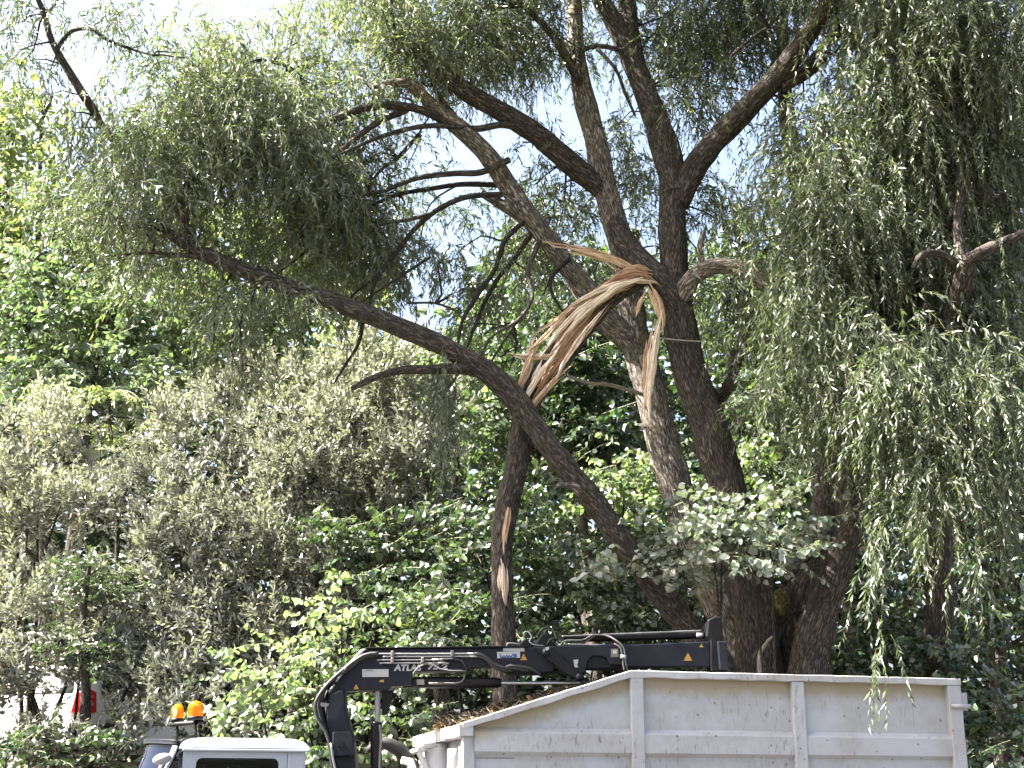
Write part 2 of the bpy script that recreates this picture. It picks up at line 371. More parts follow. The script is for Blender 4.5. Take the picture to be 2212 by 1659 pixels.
bm = bmesh.new(); add_box(bm, -60, 60, 15.6, 15.78, -.06, .13, ID); tag(bm_obj("kerb", bm, plain("kerb_stone", (.35, .34, .32), .85, dirt=.6)), kind="structure")

# ---------------------------------------------------------------- the torn willow
wl = at(1650, 1470, 17.2); wbase = (wl.x, 17.2, ground_h(wl.x, 17.2))
willow = thing("weeping_willow", wbase, "large multi-stemmed weeping willow with a torn, splintered limb, standing behind the white container", "tree")
LIMB_PTS = []
def limb(name, L, mat='bark', sides=28, ds=.045, rough=.10, parent=willow, label=None, reg=True, **kw):
    P, R = limb_pts(L)
    o = tube1(name, P, R, M[mat], parent, sides=sides, ds=ds, rough=rough, wob=.10, **kw)
    if reg:
        q, _ = spline(P, R, .35); LIMB_PTS.extend(q)
    if label: o["label"] = label
    return o
gz = lambda px, Y: None
limb("trunk", [(1648, 1800, 17.2, 115), (1640, 1470, 17.1, 94), (1630, 1300, 17, 85), (1604, 1180, 17, 80), (1576, 1076, 17, 77), (1552, 990, 17, 75), (1530, 915, 17, 74), (1508, 860, 17, 71), (1478, 755, 17, 66), (1465, 660, 17, 60), (1456, 560, 17, 56), (1452, 430, 17, 54), (1452, 370, 17, 52)], sides=44, ds=.035, rough=.11, label="dark furrowed main trunk of the willow")
limb("trunk", [(1640, 1800, 17.3, 90), (1600, 1430, 17.4, 82), (1535, 1250, 17.45, 74), (1482, 1120, 17.5, 68), (1448, 1010, 17.5, 66), (1418, 900, 17.5, 64), (1392, 800, 17.5, 60), (1372, 725, 17.5, 62), (1362, 650, 17.5, 52), (1358, 590, 17.5, 50), (1345, 530, 17.4, 52), (1325, 470, 17.3, 50), (1304, 390, 17.3, 46), (1286, 300, 17.3, 46), (1264, 220, 17.3, 42), (1250, 140, 17.3, 34), (1243, 60, 17.3, 32), (1238, -60, 17.3, 28), (1240, -260, 17.2, 20)], 'bark_pale', sides=36, ds=.04, label="pale lichen-spotted stem of the willow")
limb("trunk", [(1725, 1800, 17.6, 110), (1715, 1470, 17.6, 96), (1728, 1300, 17.7, 86), (1758, 1190, 17.8, 70), (1788, 1060, 17.9, 56), (1782, 880, 18, 50), (1752, 640, 18, 44), (1728, 420, 18, 38), (1700, 250, 18, 32), (1690, 60, 18, 24), (1700, -150, 18, 14)], sides=36, ds=.05)
limb("trunk", [(1735, 1800, 16.7, 95), (1742, 1470, 16.7, 78), (1772, 1330, 16.6, 72), (1802, 1235, 16.5, 64), (1828, 1175, 16.5, 60), (1840, 1140, 16.5, 52), (1836, 1060, 16.5, 46), (1842, 970, 16.5, 40), (1852, 860, 16.4, 34), (1850, 700, 16.3, 28), (1880, 480, 16.1, 22), (1930, 250, 15.9, 14)], sides=36, ds=.04, label="leaning right-hand stem with a knobbly bend")
# upper limb that came off the main trunk, forks and the long leaning limb
limb("limb", [(1478, 690, 16.95, 40), (1440, 625, 16.9, 50), (1405, 585, 16.95, 46), (1372, 550, 17.1, 44), (1340, 505, 17.22, 40), (1322, 455, 17.28, 34)], sides=28, ds=.035, rough=.16)
limb("limb", [(1458, 420, 17, 58), (1440, 330, 17, 56), (1408, 235, 17, 50), (1374, 150, 17, 46), (1332, 60, 17, 40), (1290, -20, 16.9, 36), (1220, -180, 16.7, 24)])
limb("limb", [(1385, 180, 17.02, 38), (1366, 110, 17.1, 40), (1356, 20, 17.2, 38), (1352, -80, 17.2, 30), (1380, -260, 17.2, 18)])
limb("limb", [(1462, 440, 16.98, 48), (1496, 370, 16.95, 52), (1545, 305, 16.8, 47), (1622, 225, 16.6, 46), (1690, 152, 16.4, 44), (1742, 78, 16.2, 40), (1800, -15, 16, 35), (1860, -160, 15.8, 22)])
limb("limb", [(1685, 170, 16.4, 24), (1730, 152, 16.35, 18), (1770, 110, 16.2, 13), (1815, 78, 16.1, 9)], sides=10)
limb("limb", [(1690, 190, 16.45, 26), (1740, 160, 16.4, 22), (1780, 130, 16.5, 16)], sides=10)
limb("limb", [(1500, 1372, 16.6, 53), (1432, 1290, 16.5, 51), (1352, 1180, 16.4, 48), (1272, 1070, 16.25, 48), (1184, 960, 16.1, 47), (1120, 872, 16, 48), (1064, 812, 15.9, 44), (1000, 772, 15.8, 42), (920, 730, 15.7, 39), (820, 690, 15.5, 39), (720, 650, 15.4, 36), (620, 618, 15.3, 32), (520, 582, 15.2, 31), (440, 548, 15.1, 31), (400, 525, 15.1, 27), (358, 500, 15.1, 17)], sides=32, ds=.04, rough=.10, label="long leaning limb that crosses in front of the broken one")
limb("limb", [(1640, 1640, 17.0, 60), (1560, 1450, 16.7, 64), (1495, 1366, 16.59, 60)], reg=False)
limb("limb", [(402, 524, 15.1, 18), (399, 470, 15.1, 17), (400, 420, 15.1, 15), (408, 370, 15.2, 12), (418, 330, 15.2, 8)], sides=12, ds=.05)
limb("limb", [(1046, 806, 15.9, 30), (1000, 796, 15.8, 24), (940, 798, 15.7, 20), (870, 800, 15.6, 18), (810, 815, 15.5, 15), (760, 840, 15.4, 9)], sides=14, ds=.05)
limb("limb", [(440, 556, 15.1, 12), (380, 550, 15, 9), (330, 546, 14.9, 8), (270, 550, 14.8, 5)], sides=8)
limb("limb", [(1312, 420, 17.3, 44), (1275, 388, 17.25, 46), (1222, 345, 17.1, 44), (1160, 292, 16.9, 42), (1090, 246, 16.7, 42), (1010, 200, 16.5, 38), (950, 152, 16.3, 35), (915, 128, 16.2, 30), (860, 102, 16, 18)])
limb("limb", [(1385, 770, 17.5, 46), (1345, 722, 17.45, 52), (1308, 690, 17.4, 50), (1260, 622, 17.3, 46), (1210, 555, 17.2, 43), (1160, 490, 17, 41), (1110, 420, 16.9, 40), (1060, 345, 16.7, 40), (1000, 282, 16.5, 36), (945, 238, 16.4, 30), (892, 186, 16.2, 24), (850, 178, 16.1, 14), (800, 190, 16, 8)], 'bark_pale', label="pale limb rising to the upper left")
limb("limb", [(1228, 350, 17.1, 22), (1190, 316, 17, 20), (1150, 286, 16.8, 17), (1090, 270, 16.6, 15), (1030, 278, 16.5, 14), (960, 272, 16.3, 12), (900, 275, 16.2, 11), (820, 296, 16, 9), (730, 335, 15.8, 6)], sides=10)
limb("limb", [(1020, 305, 16.6, 22), (960, 262, 16.4, 20), (910, 238, 16.2, 18), (850, 228, 16.1, 18), (780, 235, 16, 17), (710, 264, 15.9, 15), (650, 285, 15.7, 12), (590, 302, 15.6, 7)], sides=12)
limb("limb", [(880, 238, 16.2, 14), (820, 262, 16.1, 13), (760, 305, 15.9, 11), (710, 350, 15.8, 7)], sides=10)
limb("limb", [(1000, 285, 16.5, 16), (960, 225, 16.4, 12), (935, 185, 16.3, 8)], sides=10)
limb("limb", [(1180, 520, 17.1, 30), (1130, 470, 17.1, 28), (1080, 440, 17.1, 22), (1040, 418, 17.1, 14)], 'bark_pale', sides=12)
limb("limb", [(1256, 190, 17.25, 20), (1232, 140, 17, 18), (1200, 85, 16.8, 16), (1165, 45, 16.6, 14), (1130, 15, 16.5, 10), (1070, -5, 16.4, 7)], sides=10)
limb("limb", [(1240, 140, 17.1, 11), (1260, 108, 17, 10), (1300, 100, 16.9, 10), (1345, 110, 16.9, 12)], sides=8)
limb("limb", [(1290, 105, 16.9, 8), (1330, 150, 16.9, 8), (1350, 200, 16.9, 7), (1372, 250, 16.95, 6)], sides=8)
limb("limb", [(1472, 640, 16.9, 40), (1500, 598, 16.7, 38), (1540, 575, 16.5, 33), (1590, 578, 16.4, 32), (1630, 596, 16.3, 30), (1660, 618, 16.3, 20)], 'bark_pale', sides=24, rough=.18, label="short broken stub with orange flayed bark")
limb("limb", [(1522, 582, 16.55, 18), (1512, 540, 16.5, 15), (1520, 500, 16.5, 9)], 'bark_pale', sides=12)
limb("limb", [(1482, 720, 17.2, 20), (1545, 860, 17.4, 24), (1590, 790, 17.3, 24), (1615, 690, 17.3, 20), (1640, 560, 17.3, 14)], sides=12, ds=.06)
# dark silhouetted bough at the upper left
limb("limb", [(436, 545, 15.1, 16), (370, 440, 16.2, 16), (290, 350, 16.2, 17), (222, 275, 15.2, 18), (206, 245, 14.7, 18), (180, 205, 14.5, 18), (140, 140, 14.4, 16), (110, 85, 14.3, 14), (96, 30, 14.2, 12), (75, -20, 14.1, 10), (50, -120, 14, 7)], sides=12, ds=.05, label="dark slender bough bare against the sky")
limb("limb", [(122, 108, 14.35, 10), (150, 70, 14.3, 9), (195, 62, 14.3, 9), (230, 85, 14.3, 8), (280, 105, 14.4, 5), (330, 120, 14.5, 3)], sides=8, ds=.05)
limb("limb", [(98, 32, 14.2, 9), (118, 10, 14.2, 8), (132, -20, 14.2, 7), (160, -90, 14.2, 5)], sides=8, ds=.05)
# fan of thin dark boughs in the see-through middle of the crown (traced), each a limb of its own
fan = [[(1100, 345, 15), (1040, 372, 14), (980, 375, 13), (900, 385, 12), (830, 412, 10), (760, 430, 8), (690, 480, 6), (640, 520, 4)],
       [(1095, 400, 13), (1000, 398, 12), (930, 408, 11), (860, 420, 9), (800, 445, 8), (740, 470, 6), (690, 520, 4)],
       [(1085, 420, 14), (1010, 425, 13), (950, 450, 12), (900, 490, 12), (860, 540, 11), (815, 600, 9), (800, 650, 6), (796, 690, 4)],
       [(935, 460, 10), (880, 475, 9), (820, 485, 8), (770, 520, 6), (700, 560, 4)],
       [(1130, 480, 12), (1090, 520, 12), (1070, 580, 11), (1030, 640, 10), (1000, 690, 9), (990, 740, 6)],
       [(1150, 500, 12), (1110, 560, 11), (1070, 610, 10), (1035, 680, 8), (1010, 750, 5)],
       [(1165, 520, 12), (1140, 590, 11), (1150, 640, 9), (1120, 690, 8), (1060, 730, 6), (1030, 790, 4)],
       [(1120, 690, 8), (1080, 750, 6), (1050, 800, 4)], [(1110, 700, 7), (1115, 750, 5), (1100, 800, 3)],
       [(905, 290, 10), (860, 340, 9), (820, 370, 7), (780, 430, 6), (760, 460, 3)],
       [(930, 555, 7), (860, 600, 6), (800, 640, 4), (740, 680, 3)], [(815, 600, 6), (760, 640, 5), (740, 700, 3)],
       [(640, 430, 8), (622, 490, 7), (630, 545, 6), (600, 590, 3)], [(655, 435, 8), (650, 500, 6), (640, 560, 3)],
       [(785, 680, 9), (775, 740, 8), (745, 790, 6), (720, 830, 3)], [(880, 655, 5), (940, 655, 6), (985, 672, 5)],
       [(1230, 560, 10), (1190, 600, 9), (1200, 650, 7), (1240, 700, 4)], [(690, 515, 7), (640, 560, 5), (560, 620, 3)],
       [(605, 300, 9), (560, 340, 8), (520, 395, 6), (480, 450, 4)], [(560, 575, 9), (545, 640, 8), (520, 700, 6), (525, 800, 3)],
       [(520, 560, 6), (470, 650, 5), (462, 740, 3)], [(1580, 120, 8), (1660, 60, 7), (1720, 70, 4)], [(640, 150, 7), (560, 130, 8), (500, 160, 8), (430, 180, 5)],
       [(600, 200, 8), (540, 205, 8), (470, 240, 6), (400, 255, 4)]]
for i, L in enumerate(fan):
    Y0 = 16.6+.5*math.sin(i*1.7)
    limb("limb", [(a, b, (15.3 if a < 640 else Y0)-.08*j, w) for j, (a, b, w) in enumerate(L)], 'twig' if i % 3 else 'bark', sides=7, ds=.07, rough=0)
limb("limb", [(1395, 856, 17.3, 10), (1370, 846, 17.2, 9), (1310, 830, 17, 9), (1275, 828, 16.95, 8), (1225, 812, 16.9, 7)], 'pale_twig', sides=8, ds=.04, rough=0, label="thin bare pale twig below the torn limb")
limb("limb", [(1420, 730, 16.6, 3.5), (1470, 735, 16.5, 3.5), (1520, 738, 16.5, 3)], 'pale_twig', sides=6, rough=0, reg=False)
limb("limb", [(1500, 1100, 17.2, 10), (1212, 1045, 16.2, 6)][:0] or [(1255, 1060, 16.2, 30), (1235, 1050, 16.1, 18), (1205, 1048, 16, 9)], 'bark_pale', sides=10, ds=.03)
limb("limb", [(1655, 1560, 16.3, 10), (1640, 1430, 16.25, 10), (1652, 1395, 16.2, 8), (1668, 1375, 16.1, 5)], 'pale_twig', sides=7, rough=0, reg=False)
limb("limb", [(1690, 1260, 17, 16), (1720, 1230, 16.9, 12), (1752, 1200, 16.8, 9), (1785, 1160, 16.7, 5)], sides=8, reg=False)
limb("limb", [(1845, 1188, 16.45, 8), (1865, 1184, 16.4, 6), (1885, 1178, 16.3, 4)], 'pale_twig', sides=7, rough=0, reg=False)
# the broken limb: bark side, split wood and splinters
broken = limb("broken_limb", [(1412, 596, 16.85, 26), (1372, 606, 16.75, 40), (1330, 628, 16.65, 48), (1280, 672, 16.6, 56), (1225, 742, 16.55, 60), (1178, 806, 16.5, 58), (1144, 860, 16.45, 50), (1128, 930, 16.4, 48), (1116, 1010, 16.4, 48), (1098, 1080, 16.4, 47), (1086, 1150, 16.4, 44), (1085, 1250, 16.4, 42), (1088, 1340, 16.4, 46), (1090, 1470, 16.4, 48), (1092, 1760, 16.4, 50)], sides=36, ds=.035, rough=.14, label="snapped limb hanging down to the ground, splintered orange wood at its top")
def splinter(L, mat, flat=.45, rough=.25, sides=9, label=None, dy=0, k=None):
    """a torn sheaf: several thin, straight, pointed slivers along one guide"""
    n_ = len(L); wm = max(q[3] for q in L); k = k or max(2, int(wm/4.2)); t = Tubes()
    G = np.array([tuple(at(a, b, y+dy)) for a, b, y, w in L]); Wd = np.array([w*sc(b, y) for a, b, y, w in L])
    seg = np.concatenate([[0], np.cumsum(np.linalg.norm(np.diff(G, axis=0), axis=1))]); T = seg[-1]
    for i in range(k):
        o = (i+.5)/k-.5; s0, s1 = (0, T) if i == k//2 else (rng.uniform(-.02, .35)*T, rng.uniform(.62, 1.04)*T)
        m_ = max(4, int((s1-s0)/.09)); ss = np.linspace(s0, s1, m_); P, R = [], []
        r0 = rng.uniform(.5, 1.35)*Wd.max()/k
        tw = rng.normal(0, .25)
        for q, s_ in enumerate(ss):
            c = np.array([np.interp(s_, seg, G[:, a]) for a in range(3)]); c2_ = np.array([np.interp(s_+.03, seg, G[:, a]) for a in range(3)])-np.array([np.interp(s_-.03, seg, G[:, a]) for a in range(3)])
            d = c2_/max(1e-6, np.linalg.norm(c2_)); side = np.array([-d[2], 0, d[0]]); w = np.interp(s_, seg, Wd)
            u = q/(m_-1); fl = 1+.5*tw*(u-.5)+(0.9 if rng.random() < .12 else 0)*(u > .8)
            P.append(c+side*o*w*1.05*fl+np.array([0, -.03*math.cos(o*3)*min(1, w/.08)+rng.normal(0, .004), 0])+side*rng.normal(0, .0035))
            R.append(max(.0012, r0*.62*min(1, .12+3.2*u, .08+3.6*(1-u))*rng.uniform(.75, 1.2)))
        t.add(P, R, sides=5, ds=.05, rough=.45, freq=14, flat=rng.uniform(.35, .8))
    o = t.build("splinter", M[mat], broken, smooth=False)
    if label: o["label"] = label
splinter([(1150, 522, 16.6, 3), (1180, 524, 16.6, 6), (1196, 534, 16.6, 16), (1240, 540, 16.6, 17), (1300, 554, 16.6, 18), (1345, 574, 16.62, 22), (1390, 596, 16.65, 18), (1430, 622, 16.75, 8)], 'split', label="long pale splinter sticking out to the upper left")
splinter([(1420, 614, 16.55, 14), (1370, 612, 16.5, 20), (1310, 630, 16.45, 22), (1258, 655, 16.42, 22), (1205, 692, 16.4, 20), (1170, 716, 16.4, 12), (1152, 726, 16.4, 5)], 'split')
splinter([(1418, 600, 16.5, 18), (1375, 592, 16.5, 24), (1335, 606, 16.5, 24), (1290, 632, 16.48, 18), (1245, 652, 16.45, 6)], 'split_red')
splinter([(1410, 585, 16.6, 10), (1375, 578, 16.55, 20), (1340, 596, 16.55, 18), (1300, 622, 16.55, 8)], 'split')
splinter([(1418, 607, 16.42, 8), (1370, 604, 16.4, 8), (1320, 616, 16.4, 9), (1270, 640, 16.38, 7), (1225, 664, 16.38, 4)], 'split_pale')
splinter([(1154, 724, 16.38, 9), (1143, 742, 16.36, 16), (1146, 760, 16.36, 14), (1138, 800, 16.34, 12), (1122, 838, 16.34, 16), (1112, 866, 16.34, 14), (1122, 900, 16.36, 5)], 'split_pale')
splinter([(1095, 764, 16.3, 3), (1125, 770, 16.3, 9), (1160, 770, 16.32, 14), (1192, 772, 16.38, 14), (1215, 760, 16.45, 6)], 'split_pale', label="pale splinter sticking out sideways to the left")
splinter([(1325, 648, 16.42, 8), (1285, 690, 16.38, 20), (1240, 742, 16.34, 24), (1200, 796, 16.3, 24), (1165, 846, 16.28, 18), (1140, 890, 16.28, 6)], 'split_red')
splinter([(1300, 645, 16.4, 8), (1262, 680, 16.36, 20), (1222, 726, 16.32, 22), (1192, 772, 16.3, 16), (1172, 810, 16.3, 5)], 'split')
splinter([(1270, 670, 16.36, 6), (1232, 700, 16.32, 14), (1210, 740, 16.3, 14), (1205, 770, 16.3, 4)], 'split_red')
splinter([(1235, 790, 16.28, 6), (1200, 820, 16.25, 14), (1165, 858, 16.24, 14), (1142, 892, 16.25, 12), (1132, 915, 16.27, 4)], 'split')
splinter([(1208, 770, 16.28, 6), (1182, 800, 16.25, 12), (1150, 842, 16.25, 14), (1128, 880, 16.27, 8)], 'split_red')
splinter([(1170, 776, 16.3, 5), (1160, 800, 16.28, 9), (1148, 826, 16.28, 8), (1140, 850, 16.28, 4)], 'split_pale')
splinter([(1350, 605, 16.44, 6), (1318, 636, 16.4, 12), (1280, 668, 16.38, 14), (1246, 700, 16.36, 5)], 'split')
splinter([(1400, 610, 16.5, 10), (1412, 636, 16.48, 20), (1424, 664, 16.46, 20), (1433, 700, 16.44, 14), (1424, 720, 16.43, 6)], 'split')
splinter([(1430, 668, 16.42, 10), (1420, 705, 16.4, 20), (1409, 770, 16.38, 20), (1403, 830, 16.36, 18), (1398, 880, 16.35, 16), (1400, 915, 16.35, 14), (1404, 928, 16.35, 5)], 'split_pale', label="long pale strip hanging down in front of the pale stem")
splinter([(1414, 690, 16.45, 5), (1400, 730, 16.43, 11), (1393, 790, 16.42, 10), (1388, 850, 16.4, 8), (1392, 900, 16.38, 4)], 'split')
splinter([(1395, 622, 16.48, 8), (1385, 650, 16.46, 9), (1374, 684, 16.45, 3)], 'split')
splinter([(1375, 916, 16.3, 3), (1388, 920, 16.3, 6), (1402, 916, 16.33, 8)], 'split_pale')
for L in ([(1390, 600, 16.4, 6), (1330, 622, 16.36, 12), (1270, 668, 16.3, 12), (1222, 720, 16.26, 9), (1190, 760, 16.25, 4)], [(1310, 660, 16.3, 5), (1262, 720, 16.25, 10), (1222, 778, 16.22, 9), (1196, 830, 16.22, 4)], [(1290, 640, 16.34, 5), (1240, 680, 16.3, 12), (1196, 726, 16.28, 10), (1160, 778, 16.26, 4)],
          [(1215, 740, 16.26, 4), (1178, 790, 16.2, 10), (1142, 846, 16.2, 10), (1118, 900, 16.22, 4)], [(1180, 720, 16.34, 4), (1150, 760, 16.28, 8), (1128, 815, 16.25, 8), (1108, 872, 16.25, 3)], [(1240, 650, 16.36, 4), (1200, 705, 16.3, 8), (1172, 735, 16.28, 8), (1140, 760, 16.26, 3)]):
    splinter(L, 'split_pale' if L[0][0] % 20 else 'split', k=2)
# bare wood where the bark peeled off the hanging part
splinter([(1096, 1080, 16.3, 6), (1098, 1110, 16.26, 13), (1090, 1150, 16.26, 14), (1088, 1200, 16.26, 9)], 'split', .3, .1)
splinter([(1082, 1205, 16.27, 6), (1084, 1225, 16.25, 22), (1086, 1255, 16.24, 24), (1089, 1290, 16.25, 14), (1092, 1310, 16.27, 4)], 'split_pale', .3, .12, label="peeled pale patch on the hanging limb")
for L, w in (([(1690, 1275), (1684, 1300), (1690, 1330)], 34),):   # yellow lichened wood in the fork
    P, R = limb_pts([(a, b, 16.85, w*f) for (a, b), f in zip(L, (.35, 1, .3))])
    tube1("scar", P, R, bark_mat("lichened_wood", (.09, .075, .03), (.26, .22, .09), 22.0), willow, sides=18, ds=.025, rough=.5)
# ---------------------------------------------------------------- willow crown: hanging leafy shoots
lp = np.array([tuple(p) for p in LIMB_PTS])
# (px, py, rx, ry, Y, depth, density, tint)
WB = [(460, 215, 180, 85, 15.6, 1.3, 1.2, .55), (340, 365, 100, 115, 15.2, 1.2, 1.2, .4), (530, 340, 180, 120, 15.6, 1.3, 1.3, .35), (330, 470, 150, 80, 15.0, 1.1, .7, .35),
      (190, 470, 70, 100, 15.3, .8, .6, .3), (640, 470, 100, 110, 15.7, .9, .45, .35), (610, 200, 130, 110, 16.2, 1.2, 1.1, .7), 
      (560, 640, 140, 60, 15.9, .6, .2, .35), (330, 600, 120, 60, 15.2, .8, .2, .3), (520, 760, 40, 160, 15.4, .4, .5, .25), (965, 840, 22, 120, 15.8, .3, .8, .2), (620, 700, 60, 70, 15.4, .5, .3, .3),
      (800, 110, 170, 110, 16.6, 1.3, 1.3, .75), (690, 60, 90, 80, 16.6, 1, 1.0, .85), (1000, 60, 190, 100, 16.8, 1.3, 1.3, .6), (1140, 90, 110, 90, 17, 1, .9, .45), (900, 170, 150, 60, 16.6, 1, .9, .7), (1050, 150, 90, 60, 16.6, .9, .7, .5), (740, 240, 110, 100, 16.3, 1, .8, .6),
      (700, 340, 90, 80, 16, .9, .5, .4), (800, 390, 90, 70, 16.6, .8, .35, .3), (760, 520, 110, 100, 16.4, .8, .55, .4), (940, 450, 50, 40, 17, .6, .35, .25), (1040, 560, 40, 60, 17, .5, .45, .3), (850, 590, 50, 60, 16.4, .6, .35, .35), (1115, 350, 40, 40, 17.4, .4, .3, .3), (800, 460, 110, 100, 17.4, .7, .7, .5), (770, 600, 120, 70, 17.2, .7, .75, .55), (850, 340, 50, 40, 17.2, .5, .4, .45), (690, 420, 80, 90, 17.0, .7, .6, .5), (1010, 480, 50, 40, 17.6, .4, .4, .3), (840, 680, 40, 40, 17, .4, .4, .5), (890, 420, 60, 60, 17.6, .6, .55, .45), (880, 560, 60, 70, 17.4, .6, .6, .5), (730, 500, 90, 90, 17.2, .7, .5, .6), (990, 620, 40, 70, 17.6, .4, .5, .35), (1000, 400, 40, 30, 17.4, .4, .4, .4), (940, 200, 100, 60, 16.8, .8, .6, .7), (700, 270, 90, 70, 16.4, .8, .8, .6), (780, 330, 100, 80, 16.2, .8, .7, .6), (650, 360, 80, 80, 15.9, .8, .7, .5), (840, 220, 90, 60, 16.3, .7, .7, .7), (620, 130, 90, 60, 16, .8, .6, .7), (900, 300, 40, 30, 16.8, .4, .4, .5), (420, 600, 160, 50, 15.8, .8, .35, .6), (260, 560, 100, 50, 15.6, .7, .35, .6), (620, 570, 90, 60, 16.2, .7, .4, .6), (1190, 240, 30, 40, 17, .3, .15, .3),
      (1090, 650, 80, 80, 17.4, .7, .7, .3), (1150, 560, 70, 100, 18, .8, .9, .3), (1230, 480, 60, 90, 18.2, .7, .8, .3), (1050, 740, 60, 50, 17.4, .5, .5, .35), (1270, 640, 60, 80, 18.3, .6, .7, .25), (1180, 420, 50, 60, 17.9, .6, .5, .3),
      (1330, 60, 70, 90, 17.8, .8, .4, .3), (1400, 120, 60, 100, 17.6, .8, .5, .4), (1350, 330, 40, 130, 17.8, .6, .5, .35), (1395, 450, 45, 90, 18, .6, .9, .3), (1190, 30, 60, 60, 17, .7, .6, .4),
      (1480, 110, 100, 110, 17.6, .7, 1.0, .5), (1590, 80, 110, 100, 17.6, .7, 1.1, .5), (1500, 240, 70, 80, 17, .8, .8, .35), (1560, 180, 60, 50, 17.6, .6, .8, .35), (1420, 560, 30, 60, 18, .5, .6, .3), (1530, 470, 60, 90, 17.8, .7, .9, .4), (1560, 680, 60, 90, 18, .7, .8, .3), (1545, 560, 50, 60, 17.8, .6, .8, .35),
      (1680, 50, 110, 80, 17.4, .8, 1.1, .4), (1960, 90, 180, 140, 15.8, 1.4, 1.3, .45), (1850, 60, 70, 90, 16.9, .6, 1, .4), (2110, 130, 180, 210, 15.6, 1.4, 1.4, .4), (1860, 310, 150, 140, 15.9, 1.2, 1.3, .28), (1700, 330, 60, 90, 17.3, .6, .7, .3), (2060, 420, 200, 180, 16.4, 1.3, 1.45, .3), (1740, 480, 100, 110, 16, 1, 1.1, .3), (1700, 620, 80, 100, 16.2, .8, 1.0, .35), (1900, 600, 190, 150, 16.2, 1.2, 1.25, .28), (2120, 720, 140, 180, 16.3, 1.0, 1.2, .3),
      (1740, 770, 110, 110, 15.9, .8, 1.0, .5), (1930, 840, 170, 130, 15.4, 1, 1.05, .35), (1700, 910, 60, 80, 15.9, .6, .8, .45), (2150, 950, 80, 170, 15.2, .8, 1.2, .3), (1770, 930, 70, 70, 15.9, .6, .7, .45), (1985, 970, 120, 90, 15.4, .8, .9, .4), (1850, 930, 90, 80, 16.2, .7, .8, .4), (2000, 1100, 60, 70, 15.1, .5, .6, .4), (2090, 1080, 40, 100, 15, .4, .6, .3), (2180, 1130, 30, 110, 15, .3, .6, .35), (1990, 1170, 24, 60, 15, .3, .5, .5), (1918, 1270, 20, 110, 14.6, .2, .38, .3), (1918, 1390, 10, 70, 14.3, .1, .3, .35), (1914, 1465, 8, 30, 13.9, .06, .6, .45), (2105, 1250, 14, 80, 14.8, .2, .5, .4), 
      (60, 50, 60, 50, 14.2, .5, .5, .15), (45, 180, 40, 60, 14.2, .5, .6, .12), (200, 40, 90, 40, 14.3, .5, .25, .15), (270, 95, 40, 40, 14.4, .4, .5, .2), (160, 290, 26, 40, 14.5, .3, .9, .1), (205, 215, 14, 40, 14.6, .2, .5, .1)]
# unseen crown above the picture, its camera-side blob added to darken the container
UP = [(1700, -420, 450, 250, 12.2, 2.2, .5, .4), (1000, -170, 300, 150, 16, 1.8, .7, .5), (1500, -160, 300, 150, 16.4, 1.8, .8, .45), (1900, -170, 300, 170, 15.4, 2, .8, .4), (1250, -420, 400, 170, 16.5, 2, .6, .5)]
W = Leaves(); br = Tubes(); BR = []
# gaps in the crown where the photograph's sunlight falls through
SUNV = np.array(sdir); GAPS = [(at(a, b, y), r) for a, b, y, r in ((1375, 720, 17.4, .33), (1390, 800, 17.4, .33), (1420, 900, 17.4, .33), (1450, 1010, 17.4, .33), (1300, 690, 17.3, .3), (1235, 595, 17.2, .24), (1150, 790, 16.4, .25), (1190, 730, 16.4, .25), (1260, 660, 16.4, .3),
        (1838, 1060, 16.4, .25), (1560, 1180, 16, .35), (1480, 1190, 16, .3), (1660, 1130, 16.1, .3), (1405, 830, 16.3, .22), (1590, 575, 16.3, .35), (1575, 1580, 14.2, .22), (1850, 1585, 14.5, .22), (1357, 1590, 14, .3), (1500, 1456, 14, .2), (1760, 1460, 14.4, .25))]
def sunlit_gap(P):
    k = np.ones(len(P), bool)
    for c, r in GAPS:
        d = P-np.array(c); t = d @ SUNV; k &= ~((t > .5) & (np.linalg.norm(d-t[:, None]*SUNV, axis=1) < r))
    return k
for b in WB+UP:
    n = int(b[2]*b[3]*(.026 if b[0] < 1480 else .0165)*b[6]); P, cv, q = in_blob(b, n, min(.2, b[2]*.0028), 6)
    k = sunlit_gap(P); P, cv, q = P[k], cv[k], q[k]; n = len(P)
    if not n: continue
    ln = rng.uniform(.35, 1.25, n)*(1.0 if b[3] < 100 else 1.15)
    ln *= .72 if b[0] < 1480 else .95
    P[:, 2] += ln*.4
    D = rand_dirs(n, (-.6, .5)); D[:, :2] += q[:, :2]*.5
    if b[2] < 35: D[:, 2] = -1.6
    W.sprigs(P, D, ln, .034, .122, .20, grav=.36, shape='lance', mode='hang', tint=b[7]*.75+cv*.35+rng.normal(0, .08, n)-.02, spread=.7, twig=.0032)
branchlets(br, LIMB_PTS, [b for b in WB if b[6] > .45 and b[1] < 900], 5, .026, .005, BR)
branchlets(br, LIMB_PTS, [b for b in UP if b[0] > 900], 5, .03, .006, BR)
BR.sort(key=lambda x: -x[0])
for L_, job in BR[:90]: tube1("branch", *job, M['twig'], willow, sides=6, ds=.12, cap=False)
for L_, job in BR[90:]: br.add(*job, sides=5, ds=.14, cap=False)
br.build("twigs", M['twig'], willow)["kind"] = "stuff"
W.build("crown", M['willow'], willow, M['shoot'], "leafy_shoots")

